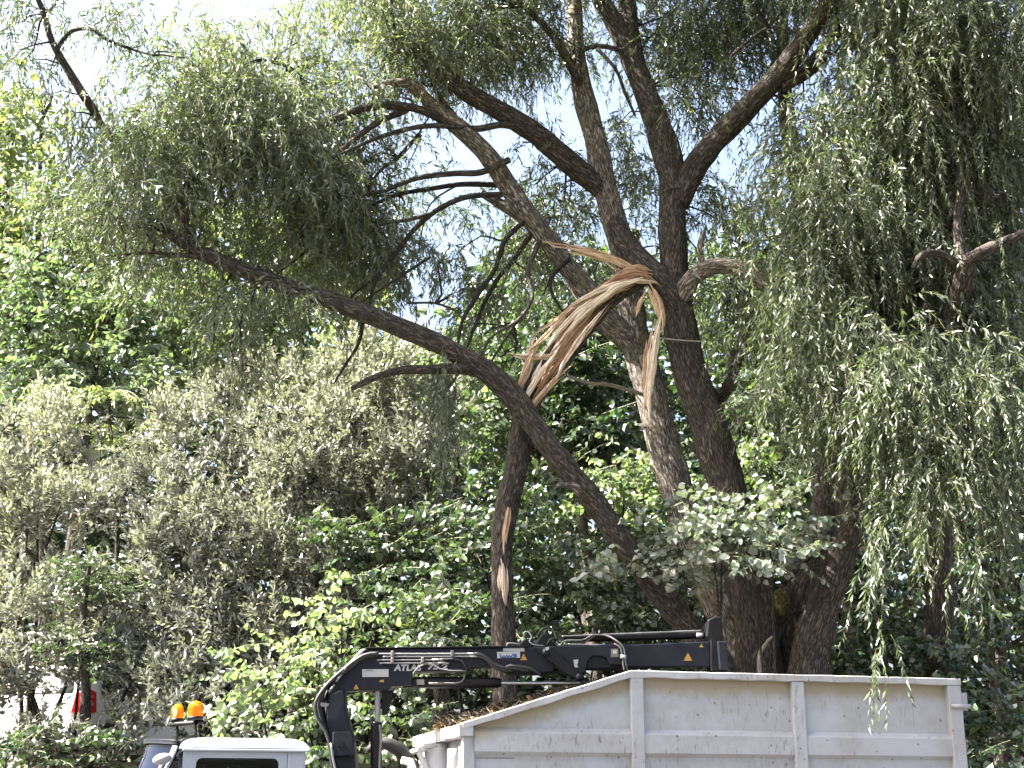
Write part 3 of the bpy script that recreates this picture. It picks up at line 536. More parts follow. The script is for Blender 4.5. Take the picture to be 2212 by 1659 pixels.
# ---------------------------------------------------------------- other trees and shrubs
def plant(name, label, cat, group, base, blobs, mat, leaf, wid, step, ln, grav, shape, mode, dens, stems, clump=.2, per=5, lper=1, tbase=.3, stemr=.05, updir=(-.2, .6), nb=3, bark='twig'):
    bp = at(*base); g = ground_h(bp.x, bp.y); t = thing(name, (bp.x, bp.y, g), label, cat, group)
    tb = Tubes(); src = []
    for s_ in range(stems):
        b = blobs[s_ % len(blobs)]; c = np.array(at(b[0], b[1], b[4])); o = np.array([bp.x, bp.y, g-.1])+np.append(rng.normal(0, .12*(stems > 1), 2), 0)
        mid = o*.5+c*.5+np.append(rng.normal(0, .12, 2), .1); P = [o, o*.7+mid*.3, mid, c]
        tb.add(P, [stemr, stemr*.85, stemr*.6, stemr*.25], sides=10, ds=.12, rough=.06); q, _ = spline(P, [1]*4, .25); src.extend(q[len(q)//4:])
    branchlets(tb, src, blobs, nb, stemr*.4, .004)
    tb.build("trunk" if cat == "tree" else "stems", M[bark], t)
    L = Leaves()
    for b in blobs:
        m = sc(b[1], b[4]); n = max(4, int(math.pi*b[2]*b[3]*m*m*dens*(b[6] if len(b) > 6 else 1)))
        P, cv, q = in_blob(b, n, clump, per)
        D = rand_dirs(n, updir)+q*.7
        L.sprigs(P, D, rng.uniform(ln*.6, ln*1.2, n), step, leaf, wid, grav, shape, mode, (b[7] if len(b) > 7 else tbase)+cv*.4+rng.normal(0, .1, n), twig=.003, per=lper)
    L.build("crown" if cat == "tree" else "foliage", M[mat], t, M['shoot'] if mat != 'silver' else M['twig'])
    return t
BACK = "trees behind the willow"
def back_tree(label, base, blobs, mat='maple', dens=44, tb=.3, leaf=.17):
    return plant("broadleaf_tree", label, "tree", BACK, base, blobs, mat, leaf, .72, .075, .55, .1, 'ovate', 'flat', dens, 2, .3, 6, 1, tb, .13, (-.2, .5), 4, 'bark')
back_tree("sunlit yellow-green tree at the far left, its top against the sky", (20, 1400, 27), [(20, 330, 120, 140, 27, 1.5, 1, .65), (90, 250, 60, 70, 27, 1, .8, .7), (-30, 500, 160, 150, 27, 1.5, 1, .5), (100, 480, 120, 140, 27, 1.5, 1, .5), (170, 560, 110, 100, 26.5, 1.3, 1, .45), (80, 200, 40, 36, 27, .6, .7, .75)])
back_tree("dark green tree low at the far left, below the yellow-green crown", (120, 1500, 25), [(60, 690, 170, 110, 25, 1.4, 1.1, .12), (220, 710, 130, 120, 25, 1.3, 1.1, .1), (330, 690, 120, 110, 25.4, 1.3, 1, .2), (60, 830, 160, 80, 24.6, 1.2, 1.2, .08), (280, 830, 120, 80, 24.6, 1.2, 1, .2), (100, 610, 120, 60, 25.5, 1.2, .8, .25)], 'lime', 44)
back_tree("pale yellow-green tree behind the long leaning limb", (620, 1500, 27), [(650, 520, 130, 110, 27, 1.4, .8, .6), (780, 580, 90, 90, 27, 1.3, .8, .6), (500, 480, 140, 100, 27, 1.4, .8, .6), (430, 600, 150, 130, 27, 1.5, 1, .5), (600, 620, 150, 120, 27, 1.5, 1, .5), (760, 680, 110, 90, 27, 1.3, 1, .5), (500, 760, 170, 100, 26.5, 1.4, 1, .4), (700, 790, 160, 90, 26.5, 1.4, 1, .4), (250, 560, 100, 80, 27, 1.3, .7, .5)])
back_tree("mid-green tree filling the gap between the leaning limb and the snapped limb", (960, 1500, 26), [(900, 800, 110, 80, 26, 1.3, 1.1, .35), (1010, 790, 110, 90, 25.6, 1.3, 1.1, .25), (960, 900, 160, 90, 25.4, 1.3, 1.1, .2), (1090, 760, 90, 110, 25.2, 1.2, 1.1, .25), (1060, 950, 120, 100, 24.8, 1.2, 1, .2)], 'lime', 44)
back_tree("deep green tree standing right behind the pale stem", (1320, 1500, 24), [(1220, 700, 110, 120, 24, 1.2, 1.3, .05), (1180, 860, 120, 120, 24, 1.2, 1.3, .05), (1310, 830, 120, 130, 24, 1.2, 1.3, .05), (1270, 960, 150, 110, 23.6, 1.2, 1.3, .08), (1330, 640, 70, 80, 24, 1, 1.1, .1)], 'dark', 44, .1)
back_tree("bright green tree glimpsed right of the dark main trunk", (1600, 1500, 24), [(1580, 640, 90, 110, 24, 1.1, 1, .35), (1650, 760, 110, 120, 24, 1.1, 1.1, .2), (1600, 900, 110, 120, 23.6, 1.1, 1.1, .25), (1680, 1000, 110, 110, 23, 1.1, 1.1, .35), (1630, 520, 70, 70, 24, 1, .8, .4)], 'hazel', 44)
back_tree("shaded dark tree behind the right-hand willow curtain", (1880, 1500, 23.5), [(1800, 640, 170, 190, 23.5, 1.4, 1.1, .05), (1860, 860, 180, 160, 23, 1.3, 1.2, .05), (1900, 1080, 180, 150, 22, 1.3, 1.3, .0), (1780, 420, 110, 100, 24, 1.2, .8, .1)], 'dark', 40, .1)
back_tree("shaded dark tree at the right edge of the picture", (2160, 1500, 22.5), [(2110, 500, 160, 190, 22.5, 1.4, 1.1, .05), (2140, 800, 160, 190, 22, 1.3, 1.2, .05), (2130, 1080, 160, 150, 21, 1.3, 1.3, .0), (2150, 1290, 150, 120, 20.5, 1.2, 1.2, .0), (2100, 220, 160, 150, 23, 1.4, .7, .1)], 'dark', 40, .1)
SIL = "grey-green shrubs on the bank"
def silver(label, base, blobs, dens=118, tb=.35):
    return plant("silvery_shrub", label, "shrub", SIL, base, blobs, 'silver', .125, .40, .031, .42, -.12, 'oval', 'up', dens, 5, .13, 11, 1, tb, .035, (.1, .9), 4)
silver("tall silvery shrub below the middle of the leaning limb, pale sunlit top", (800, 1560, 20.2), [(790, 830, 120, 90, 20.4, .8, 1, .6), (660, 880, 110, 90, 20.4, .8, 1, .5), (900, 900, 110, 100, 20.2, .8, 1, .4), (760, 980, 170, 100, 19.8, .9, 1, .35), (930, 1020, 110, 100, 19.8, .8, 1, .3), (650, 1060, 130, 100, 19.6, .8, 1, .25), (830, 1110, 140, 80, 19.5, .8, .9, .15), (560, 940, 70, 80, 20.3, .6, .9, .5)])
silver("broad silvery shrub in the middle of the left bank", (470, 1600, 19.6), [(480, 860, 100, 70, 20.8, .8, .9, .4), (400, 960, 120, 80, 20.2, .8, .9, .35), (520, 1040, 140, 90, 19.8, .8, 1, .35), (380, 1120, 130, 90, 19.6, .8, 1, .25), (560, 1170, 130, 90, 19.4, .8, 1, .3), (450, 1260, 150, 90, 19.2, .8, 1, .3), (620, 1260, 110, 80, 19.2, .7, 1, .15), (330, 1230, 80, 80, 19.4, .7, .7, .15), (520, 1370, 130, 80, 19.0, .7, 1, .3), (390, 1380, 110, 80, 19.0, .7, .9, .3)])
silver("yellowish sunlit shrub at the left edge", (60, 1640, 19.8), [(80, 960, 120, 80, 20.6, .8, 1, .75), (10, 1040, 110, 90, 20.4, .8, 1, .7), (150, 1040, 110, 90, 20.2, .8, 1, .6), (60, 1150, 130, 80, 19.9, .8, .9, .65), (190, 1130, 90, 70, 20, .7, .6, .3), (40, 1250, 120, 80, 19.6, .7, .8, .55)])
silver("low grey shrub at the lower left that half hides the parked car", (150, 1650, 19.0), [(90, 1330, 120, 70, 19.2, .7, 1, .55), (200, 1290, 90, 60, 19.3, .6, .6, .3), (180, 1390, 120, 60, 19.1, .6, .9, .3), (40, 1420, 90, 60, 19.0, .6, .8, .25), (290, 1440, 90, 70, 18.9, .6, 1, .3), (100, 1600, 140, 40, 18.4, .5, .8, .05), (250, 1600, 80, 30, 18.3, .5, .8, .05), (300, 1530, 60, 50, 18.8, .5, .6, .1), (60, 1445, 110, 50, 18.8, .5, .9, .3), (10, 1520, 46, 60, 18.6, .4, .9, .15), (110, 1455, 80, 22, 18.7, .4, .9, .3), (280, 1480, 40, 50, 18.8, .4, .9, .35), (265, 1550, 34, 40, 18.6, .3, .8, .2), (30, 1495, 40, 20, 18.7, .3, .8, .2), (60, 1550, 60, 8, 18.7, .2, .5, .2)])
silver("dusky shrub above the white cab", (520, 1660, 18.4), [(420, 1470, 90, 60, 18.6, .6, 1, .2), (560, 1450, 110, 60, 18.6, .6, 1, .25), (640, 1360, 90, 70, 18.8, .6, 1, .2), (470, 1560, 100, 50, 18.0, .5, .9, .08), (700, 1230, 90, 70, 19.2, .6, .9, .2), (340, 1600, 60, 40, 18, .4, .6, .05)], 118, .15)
HZ = "round-leaved bushes around the willow"
def hazel(label, base, blobs, mat="hazel", dens=60, tb=.35, leaf=.115):
    return plant("hazel_bush", label, "bush", HZ, base, blobs, mat, leaf, .86, .06, .5, .06, 'ovate', 'flat', dens, 5, .15, 4, 1, tb, .03, (-.15, .45), 4)
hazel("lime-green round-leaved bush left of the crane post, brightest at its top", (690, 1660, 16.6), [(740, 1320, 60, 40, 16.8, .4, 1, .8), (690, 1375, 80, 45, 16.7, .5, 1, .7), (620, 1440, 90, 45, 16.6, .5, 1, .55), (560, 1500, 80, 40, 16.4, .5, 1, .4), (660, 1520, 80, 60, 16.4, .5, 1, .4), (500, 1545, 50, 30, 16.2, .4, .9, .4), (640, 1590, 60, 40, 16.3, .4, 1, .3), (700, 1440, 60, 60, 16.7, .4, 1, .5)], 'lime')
hazel("mid-green bush seen under the crane boom", (840, 1660, 16.2), [(830, 1400, 110, 40, 17, .5, 1, .45), (900, 1340, 110, 60, 17.2, .6, 1.1, .3), (800, 1540, 70, 70, 16.2, .5, 1, .4), (850, 1600, 60, 50, 16.2, .4, 1, .4), (960, 1400, 90, 50, 17, .5, 1, .3), (880, 1500, 70, 50, 16.3, .5, .8, .4), (700, 1620, 50, 50, 16.2, .4, 1, .3)])
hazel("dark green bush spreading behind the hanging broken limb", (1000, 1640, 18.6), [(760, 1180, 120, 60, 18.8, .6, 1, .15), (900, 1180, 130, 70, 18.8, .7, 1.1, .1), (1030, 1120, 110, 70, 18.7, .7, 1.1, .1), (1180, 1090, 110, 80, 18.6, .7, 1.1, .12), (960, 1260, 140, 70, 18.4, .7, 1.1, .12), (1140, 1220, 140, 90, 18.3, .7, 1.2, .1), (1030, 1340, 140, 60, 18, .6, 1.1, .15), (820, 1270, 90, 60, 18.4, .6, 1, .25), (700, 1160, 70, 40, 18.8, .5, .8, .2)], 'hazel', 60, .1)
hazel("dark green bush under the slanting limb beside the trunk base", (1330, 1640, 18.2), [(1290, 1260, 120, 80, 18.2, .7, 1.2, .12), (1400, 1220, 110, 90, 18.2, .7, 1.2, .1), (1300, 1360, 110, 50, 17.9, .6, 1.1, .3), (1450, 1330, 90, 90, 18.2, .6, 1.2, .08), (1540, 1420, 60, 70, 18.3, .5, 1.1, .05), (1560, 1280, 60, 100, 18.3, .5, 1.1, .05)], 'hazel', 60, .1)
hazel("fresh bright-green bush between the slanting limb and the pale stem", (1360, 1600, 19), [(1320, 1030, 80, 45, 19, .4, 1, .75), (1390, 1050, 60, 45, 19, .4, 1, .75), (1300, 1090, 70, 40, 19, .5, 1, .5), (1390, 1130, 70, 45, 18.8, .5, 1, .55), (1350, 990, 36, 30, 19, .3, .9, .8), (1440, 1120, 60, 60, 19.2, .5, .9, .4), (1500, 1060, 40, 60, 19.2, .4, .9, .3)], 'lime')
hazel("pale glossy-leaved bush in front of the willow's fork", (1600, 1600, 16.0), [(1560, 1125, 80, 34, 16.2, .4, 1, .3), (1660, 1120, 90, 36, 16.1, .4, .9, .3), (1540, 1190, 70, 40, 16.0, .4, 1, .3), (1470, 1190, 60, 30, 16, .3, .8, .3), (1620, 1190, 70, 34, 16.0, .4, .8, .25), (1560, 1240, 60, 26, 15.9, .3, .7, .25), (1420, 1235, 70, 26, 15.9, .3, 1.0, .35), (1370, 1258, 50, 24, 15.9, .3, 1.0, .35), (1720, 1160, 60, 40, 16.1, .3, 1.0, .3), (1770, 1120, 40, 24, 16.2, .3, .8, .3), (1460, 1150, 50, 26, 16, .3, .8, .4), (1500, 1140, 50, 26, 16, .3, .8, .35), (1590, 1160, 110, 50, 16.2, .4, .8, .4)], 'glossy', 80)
hazel("yellow-green bush glimpsed right of the main trunk", (1640, 1560, 19.5), [(1630, 960, 50, 50, 19.6, .4, 1, .6), (1650, 1040, 60, 50, 19.5, .4, 1, .45), (1690, 1080, 50, 40, 19.5, .4, 1, .4)])
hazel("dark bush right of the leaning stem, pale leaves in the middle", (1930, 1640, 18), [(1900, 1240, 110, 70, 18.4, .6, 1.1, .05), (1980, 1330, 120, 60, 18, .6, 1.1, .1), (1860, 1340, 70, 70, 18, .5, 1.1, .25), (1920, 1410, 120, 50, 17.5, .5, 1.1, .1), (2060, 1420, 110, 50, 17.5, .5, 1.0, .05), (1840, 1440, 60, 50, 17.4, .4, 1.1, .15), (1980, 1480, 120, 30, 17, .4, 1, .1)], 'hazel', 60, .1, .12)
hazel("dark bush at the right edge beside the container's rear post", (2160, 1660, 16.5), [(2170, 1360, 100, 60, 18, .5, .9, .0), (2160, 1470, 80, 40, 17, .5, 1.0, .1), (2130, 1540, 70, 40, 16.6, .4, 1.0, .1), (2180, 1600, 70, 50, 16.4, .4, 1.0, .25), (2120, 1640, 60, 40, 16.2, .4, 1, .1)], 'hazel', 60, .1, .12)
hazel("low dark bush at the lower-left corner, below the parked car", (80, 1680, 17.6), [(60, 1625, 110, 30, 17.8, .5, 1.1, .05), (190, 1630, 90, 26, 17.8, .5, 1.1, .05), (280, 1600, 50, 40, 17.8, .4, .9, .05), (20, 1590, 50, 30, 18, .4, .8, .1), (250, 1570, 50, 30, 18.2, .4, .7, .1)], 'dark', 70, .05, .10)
# pinnate sumac: long compound leaves, each with paired leaflets
sb = at(230, 1500, 22); sg = ground_h(sb.x, sb.y)
sumac = thing("sumac_shrub", (sb.x, sb.y, sg), "sumac with long sunlit compound leaves rising out of the left bank", "shrub")
st = Tubes(); top = at(235, 900, 21.6)
st.add([(sb.x, sb.y, sg-.1), tuple((sb+top)*.5+Vector((.15, 0, 0))), tuple(top)], [.05, .04, .02], sides=8)
S = Leaves()
for (px, py, n) in ((240, 850, 12), (210, 930, 10), (280, 960, 10), (110, 840, 7), (250, 1020, 8), (330, 930, 7)):
    c = at(px, py, 21.4); st.add([tuple(top), tuple(top*.4+c*.6+Vector((0, 0, .1))), tuple(c)], [.022, .018, .012], sides=6)
    P = np.repeat(np.array(c)[None], n, 0); a = rng.uniform(0, 6.28, n)
    D = np.stack([np.cos(a), np.sin(a)*.8-.2, rng.uniform(-.1, .7, n)], 1)
    S.sprigs(P, D, rng.uniform(.55, .9, n), .036, .12, .27, .25, 'lance', 'flat', rng.uniform(.7, 1, n), twig=.005, per=2)
st.build("stems", M['twig'], sumac); S.build("foliage", M['maple'], sumac, M['shoot'])
# thin dark tree in front of the parked car, and the second willow far right
tt = at(186, 1640, 18.6); tg = ground_h(tt.x, tt.y)
thin = thing("young_tree", (tt.x, tt.y, tg), "slim dark-stemmed young tree standing in front of the red-lit white car", "tree")
P, R = limb_pts([(190, 1760, 18.6, 26), (188, 1640, 18.6, 24), (184, 1540, 18.6, 22), (186, 1440, 18.6, 18), (180, 1330, 18.7, 14), (196, 1200, 18.8, 9)]); tube1("trunk", P, R, M['twig'], thin, sides=14, rough=.1, ds=.05)
Lf = Leaves()
for b in ((190, 1260, 90, 60, 18.8, .5, .2), (150, 1400, 60, 40, 18.6, .4, .15), (240, 1420, 50, 30, 18.6, .4, .2)):
    n = int(b[2]*b[3]*.02); P, cv, q = in_blob(b, n, .15, 4); Lf.sprigs(P, rand_dirs(n), rng.uniform(.3, .5, n), .04, .08, .5, .1, 'ovate', 'up', b[6]+cv*.3)
Lf.build("crown", M['hazel'], thin, M['shoot'])
w2 = at(2040, 1600, 17.6); w2o = thing("weeping_willow", (w2.x, 17.6, ground_h(w2.x, 17.6)), "second willow at the far right, its forked trunk half hidden by hanging leaves", "tree")
t2 = Tubes(); src2 = []
for L in ([(2040, 1760, 17.6, 70), (2030, 1400, 17.5, 62), (2030, 1050, 17.0, 52), (2048, 760, 16.0, 46), (2072, 640, 15.4, 42), (2090, 560, 15.0, 34)], [(2090, 562, 15.0, 30), (2140, 535, 14.9, 24), (2190, 512, 14.8, 16), (2260, 480, 14.8, 10)],
          [(2082, 590, 15.1, 26), (2070, 480, 15.2, 20), (2090, 330, 15.4, 14), (2120, 180, 15.6, 8)], [(2080, 580, 15.1, 20), (2030, 548, 15.0, 16), (1990, 552, 14.9, 14), (1972, 580, 14.9, 8)], [(2050, 720, 15.9, 30), (2020, 690, 15.6, 22), (2000, 660, 15.3, 12)], [(2030, 1050, 17, 26), (2110, 1010, 16.2, 16), (2150, 990, 15.8, 9), (2100, 985, 15.5, 8)]):
    P, R = limb_pts(L); t2.add(P, R, sides=22, ds=.05, rough=.1, wob=.1); q, _ = spline(P, R, .4); src2.extend(q)
WB2 = [(2080, 330, 130, 130, 17, 1.2, .6, .3), (2120, 600, 110, 150, 16.8, .8, .6, .25), (1990, 640, 80, 100, 16.8, .7, .5, .3), (2140, 900, 90, 140, 16.8, .8, .5, .25), (2010, 900, 80, 120, 17, .8, .5, .3)]
W2 = Leaves()
for b in WB2:
    n = int(b[2]*b[3]*.0125*b[6]); P, cv, q = in_blob(b, n, .22, 6); ln = rng.uniform(.4, 1.3, n); P[:, 2] += ln*.45
    W2.sprigs(P, rand_dirs(n, (-.5, .35)), ln, .036, .12, .19, .55, 'lance', 'hang', b[7]*.75+cv*.35, spread=.62)
branchlets(t2, src2, WB2, 5, .03, .005)
t2.build("trunk", M['bark'], w2o); W2.build("crown", M['willow'], w2o, M['shoot'])

# the wood beyond everything reads as one mass
wood = Leaves(); prof_ = [(-400, 300), (0, 420), (200, 560), (420, 600), (700, 700), (880, 740), (960, 740), (1020, 560), (1150, 500), (1300, 520), (1500, 560), (1700, 480), (1900, 330), (2300, 260), (2700, 260)]
n = 60000; px = rng.uniform(-400, 2650, n); top = np.interp(px, *zip(*prof_))+30*np.sin(px/37.0)+22*np.sin(px/13.0+2); py = top+(1760-top)*rng.random(n)**.9
Yv = rng.uniform(29, 35, n); P = np.array([tuple(at(a, b, c)) for a, b, c in zip(px, py, Yv)])
cl = np.array([noise.noise((p[0]*.7, p[1]*.7, p[2]*.8)) for p in P]); k = (cl > -.25) | (py > top+130)
wood.put(P[k], rand_dirs(n, (-.8, .2))[k], rng.normal(0, 1, (k.sum(), 3))+[0, -.3, .5], rng.uniform(.22, .40, k.sum()), rng.uniform(.15, .28, k.sum()), .35+cl[k]*.5+rng.normal(0, .12, k.sum()), 'ovate')
far = npmesh("woodland", np.concatenate(wood.V), np.concatenate(wood.F), 4, {"tint": np.concatenate(wood.T)})
tag(link("woodland", far, M['hazel']), "mass of distant green woodland filling the gaps behind every nearer tree", "woodland", kind="stuff")
# ---------------------------------------------------------------- lorry, crane and container: local frame along the lorry
YAW = math.radians(14.0); CX0, CY0 = -.462, 13.6
ca_, sa_ = math.cos(YAW), math.sin(YAW)
TL = lambda x, y, z: (CX0+x*ca_-y*sa_, CY0+x*sa_+y*ca_, z)      # x along the lorry to its rear, y away from the viewer
# dirty white paint: scratches, algae and painted shade under the rim
def dirty_white(name, col, amt=1.0):
    m, nt, out = new_mat(name); tc = N(nt, "ShaderNodeTexCoord")
    p = N(nt, "ShaderNodeBsdfPrincipled"); p.inputs["Roughness"].default_value = .55; p.inputs["Specular IOR Level"].default_value = .35
    geo = N(nt, "ShaderNodeNewGeometry"); sx = N(nt, "ShaderNodeSeparateXYZ"); nt.links.new(geo.outputs["Position"], sx.inputs[0])
    n1 = N(nt, "ShaderNodeTexNoise", i_Scale=2.2, i_Detail=9.0, i_Roughness=.72); nt.links.new(tc.outputs["Object"], n1.inputs["Vector"])
    r1 = ramp(nt, [(.42, (0, 0, 0)), (.72, (.7*amt,)*3)]); nt.links.new(n1.outputs[0], r1.inputs[0])
    m1 = N(nt, "ShaderNodeMix", data_type='RGBA'); nt.links.new(r1.outputs[0], m1.inputs[0]); m1.inputs[6].default_value = (*col, 1); m1.inputs[7].default_value = (.26, .24, .205, 1)
    mp = N(nt, "ShaderNodeMapping"); mp.inputs["Scale"].default_value = (5, 5, 1.1); nt.links.new(tc.outputs["Object"], mp.inputs[0])
    n2 = N(nt, "ShaderNodeTexNoise", i_Scale=6.0, i_Detail=6.0, i_Roughness=.7, i_Distortion=.6); nt.links.new(mp.outputs[0], n2.inputs["Vector"])
    r2 = ramp(nt, [(.56, (0, 0, 0)), (.66, (.8*amt,)*3)]); nt.links.new(n2.outputs[0], r2.inputs[0])
    n4 = N(nt, "ShaderNodeTexNoise", i_Scale=1.1, i_Detail=2.0); nt.links.new(tc.outputs["Object"], n4.inputs["Vector"])
    r4 = ramp(nt, [(.46, (0, 0, 0)), (.60, (1, 1, 1))]); nt.links.new(n4.outputs[0], r4.inputs[0])
    mm = N(nt, "ShaderNodeMath", operation='MULTIPLY'); nt.links.new(r2.outputs[0], mm.inputs[0]); nt.links.new(r4.outputs[0], mm.inputs[1])
    m2 = N(nt, "ShaderNodeMix", data_type='RGBA'); nt.links.new(mm.outputs[0], m2.inputs[0]); nt.links.new(m1.outputs[2], m2.inputs[6]); m2.inputs[7].default_value = (.13, .10, .09, 1)
    # specks
    vo = N(nt, "ShaderNodeTexVoronoi", i_Scale=7.0); nt.links.new(tc.outputs["Object"], vo.inputs["Vector"])
    r5 = ramp(nt, [(.06, (.8*amt,)*3), (.12, (0, 0, 0))]); nt.links.new(vo.outputs["Distance"], r5.inputs[0])
    m3 = N(nt, "ShaderNodeMix", data_type='RGBA'); nt.links.new(r5.outputs[0], m3.inputs[0]); nt.links.new(m2.outputs[2], m3.inputs[6]); m3.inputs[7].default_value = (.12, .09, .07, 1)
    nt.links.new(m3.outputs[2], p.inputs["Base Color"])
    b = N(nt, "ShaderNodeBump", i_Strength=.25, i_Distance=.01); nt.links.new(n1.outputs[0], b.inputs["Height"]); nt.links.new(b.outputs[0], p.inputs["Normal"])
    nt.links.new(p.outputs[0], out.inputs[0]); return m
M['box'] = dirty_white("dirty_white_paint", (.385, .385, .405)); M['rim'] = dirty_white("worn_white_rim", (.43, .425, .435), 1.25)
# algae stain with painted-in rim shade is a material of its own on the wall: noise-edged band
def stain_and_shade_white():
    m = dirty_white("algae_and_shade_white_paint", (.385, .385, .405)); nt = m.node_tree
    p = [n for n in nt.nodes if n.type == 'BSDF_PRINCIPLED'][0]; lk = p.inputs["Base Color"].links[0].from_socket
    a = N(nt, "ShaderNodeAttribute", attribute_name="below_rim"); tc = N(nt, "ShaderNodeTexCoord")
    n = N(nt, "ShaderNodeTexNoise", i_Scale=7.0, i_Detail=7.0, i_Roughness=.7); nt.links.new(tc.outputs["Object"], n.inputs["Vector"])
    ad = N(nt, "ShaderNodeMath", operation='MULTIPLY_ADD'); nt.links.new(n.outputs[0], ad.inputs[0]); ad.inputs[1].default_value = -.16; nt.links.new(a.outputs["Fac"], ad.inputs[2])
    r = ramp(nt, [(.0, (.8,)*3), (.10, (0, 0, 0))]); nt.links.new(ad.outputs[0], r.inputs[0])
    mx = N(nt, "ShaderNodeMix", data_type='RGBA'); nt.links.new(r.outputs[0], mx.inputs[0]); nt.links.new(lk, mx.inputs[6]); mx.inputs[7].default_value = (.27, .215, .12, 1)
    nt.links.new(mx.outputs[2], p.inputs["Base Color"]); return m
M['boxwall'] = stain_and_shade_white()
M['navy'] = plain("navy_crane_paint", (.0035, .0048, .010), .5, spec=.22, dirt=.25, dirtcol=(.022, .021, .02), dscale=9)
M['black'] = plain("black_steel", (.003, .003, .004), .5, spec=.2, dirt=.25, dirtcol=(.018, .017, .016), dscale=12)
M['rubber'] = plain("hose_rubber", (.004, .004, .0045), .55)
M['hose_grey'] = plain("grey_hose_sleeve", (.10, .096, .09), .6)
M['steel'] = plain("bright_steel", (.4, .4, .41), .28, metal=.85)
M['galv'] = plain("galvanised_pipe", (.19, .19, .19), .4, metal=.5)
M['white'] = plain("white_cab_paint", (.30, .318, .375), .25, dirt=.25, dirtcol=(.4, .38, .34), dscale=4, coat=.4)
M['label'] = plain("white_sticker_and_glint", (.30, .30, .305), .5, dirt=.5, dirtcol=(.25, .23, .2), dscale=14)  # also carries the painted glint on the boom edge
M['letter'] = plain("worn_white_lettering", (.30, .30, .31), .6, dirt=.7, dirtcol=(.05, .05, .06), dscale=20)
M['blue'] = plain("blue_print", (.02, .045, .2), .5)
M['yellow'] = plain("warning_yellow", (.26, .14, .015), .5, dirt=.4, dscale=20)
M['dglass'] = plain("dark_tinted_glass", (.006, .008, .012), .04, spec=.8)
M['interior'] = plain("cab_interior", (.02, .02, .024), .8)
M['red'] = plain("red_lens", (.65, .008, .015), .2, coat=.6)
og, nt, out = new_mat("orange_beacon_lens"); p = N(nt, "ShaderNodeBsdfPrincipled"); p.inputs["Base Color"].default_value = (.58, .23, .003, 1); p.inputs["Roughness"].default_value = .12
t_ = N(nt, "ShaderNodeBsdfTranslucent"); t_.inputs[0].default_value = (.75, .33, .004, 1); ms = N(nt, "ShaderNodeMixShader"); ms.inputs[0].default_value = .55
nt.links.new(p.outputs[0], ms.inputs[1]); nt.links.new(t_.outputs[0], ms.inputs[2]); nt.links.new(ms.outputs[0], out.inputs[0]); M['orange'] = og
lm, nt, out = new_mat("beacon_strip_glow"); e = N(nt, "ShaderNodeEmission"); e.inputs[0].default_value = (1, .62, .12, 1); e.inputs[1].default_value = 3.0; nt.links.new(e.outputs[0], out.inputs[0]); M['beacon_strip'] = lm

# ---- container
con = thing("tipper_container", TL(0, 0, 0), "dirty white steel skip container with a sloping front, standing on the lorry", "container")
XS, XE, CW, ZB = 1.65, 5.233, 2.25, 1.05
ztop = lambda x: 2.525+(3.04-2.525)*min(1, max(0, x/XS))
prof = [(1.08, 0), (1.50, 0), (1.54, -.05), (1.70, -.05), (1.75, 0), (2.225, 0), (2.262, -.055), (2.432, -.055), (2.487, 0), (2.9, 0), (3.0, 0)]
def side_wall(x0, x1, y, sgn):
    xs_ = np.linspace(x0, x1, max(2, int((x1-x0)/.12))); V, F, A = [], [], []
    for x in xs_:
        zt = ztop(x)-.03
        for z, o in prof:
            zz = min(z, zt)
            oo = o if z <= zt else 0.0
            V.append(TL(x, y+sgn*oo+.004*noise.noise((x*2, zz*3, y)), zz)); A.append(max(0, ztop(x)-.075-zz))
    k = len(prof)
    for i in range(len(xs_)-1):
        for j in range(k-1):
            a = i*k+j; F.append((a, a+k, a+k+1, a+1) if sgn > 0 else (a, a+1, a+k+1, a+k))
    me = npmesh("side_panel", V, F, 4); at_ = me.attributes.new("below_rim", 'FLOAT', 'POINT'); at_.data.foreach_set("value", np.array(A, np.float32))
    return link("side_panel", me, M['boxwall'], con)
for x0, x1 in ((.10, 1.655), (1.775, 3.35), (3.475, 5.085)): side_wall(x0, x1, 0.0, 1)
side_wall(.0, 5.2, CW, -1)
def con_box(name, x0, x1, y0, y1, z0, z1, mat='box', bevel=.008, X=TL, parent=con):
    bm = bmesh.new(); add_box(bm, x0, x1, y0, y1, z0, z1, X); return bm_obj(name, bm, M[mat], parent, bevel)
# rims (wobbly, dented)
def rim(pts, y0, y1, h, name="top_rim"):
    V, F = [], []; P = []
    for (xa, za), (xb, zb) in zip(pts[:-1], pts[1:]):
        k = max(2, int(abs(xb-xa)/.06)); P += [(xa+(xb-xa)*i/k, za+(zb-za)*i/k) for i in range(k)]
    P.append(pts[-1])
    for x, z in P:
        w = .008*noise.noise((x*3.1, y0*5, 1))+.006*noise.noise((x*11, y0, 2)); w2 = .012*noise.noise((x*4.3, y0*5, 6))
        V += [TL(x, y0+w, z-h+w2), TL(x, y0+w*.6, z+w*.7), TL(x, y1+w, z+w*.7), TL(x, y1+w, z-h)]
    for i in range(len(P)-1):
        for j in range(4): a = i*4; F.append((a+j, a+4+j, a+4+(j+1) % 4, a+(j+1) % 4))
    F += [(0, 1, 2, 3), tuple(len(V)-1-j for j in range(4))]
    o = link(name, npmesh(name, V, F, 4), M['rim'], con); b = o.modifiers.new("bevel", 'BEVEL'); b.width = .007; b.segments = 2; b.limit_method = 'ANGLE'; b.angle_limit = .9
rim([(-.02, 2.52), (XS, 3.04), (XE+.005, 3.04)], -.075, .05, .066)
rim([(-.02, 2.52), (XS, 3.04), (XE+.005, 3.04)], CW-.05, CW+.07, .07)
for x0, x1 in ((1.65, 1.78), (3.347, 3.478)): con_box("post", x0, x1, -.068, .03, ZB, 2.972)
con_box("post", 5.083, XE, -.07, .05, ZB, 2.972)
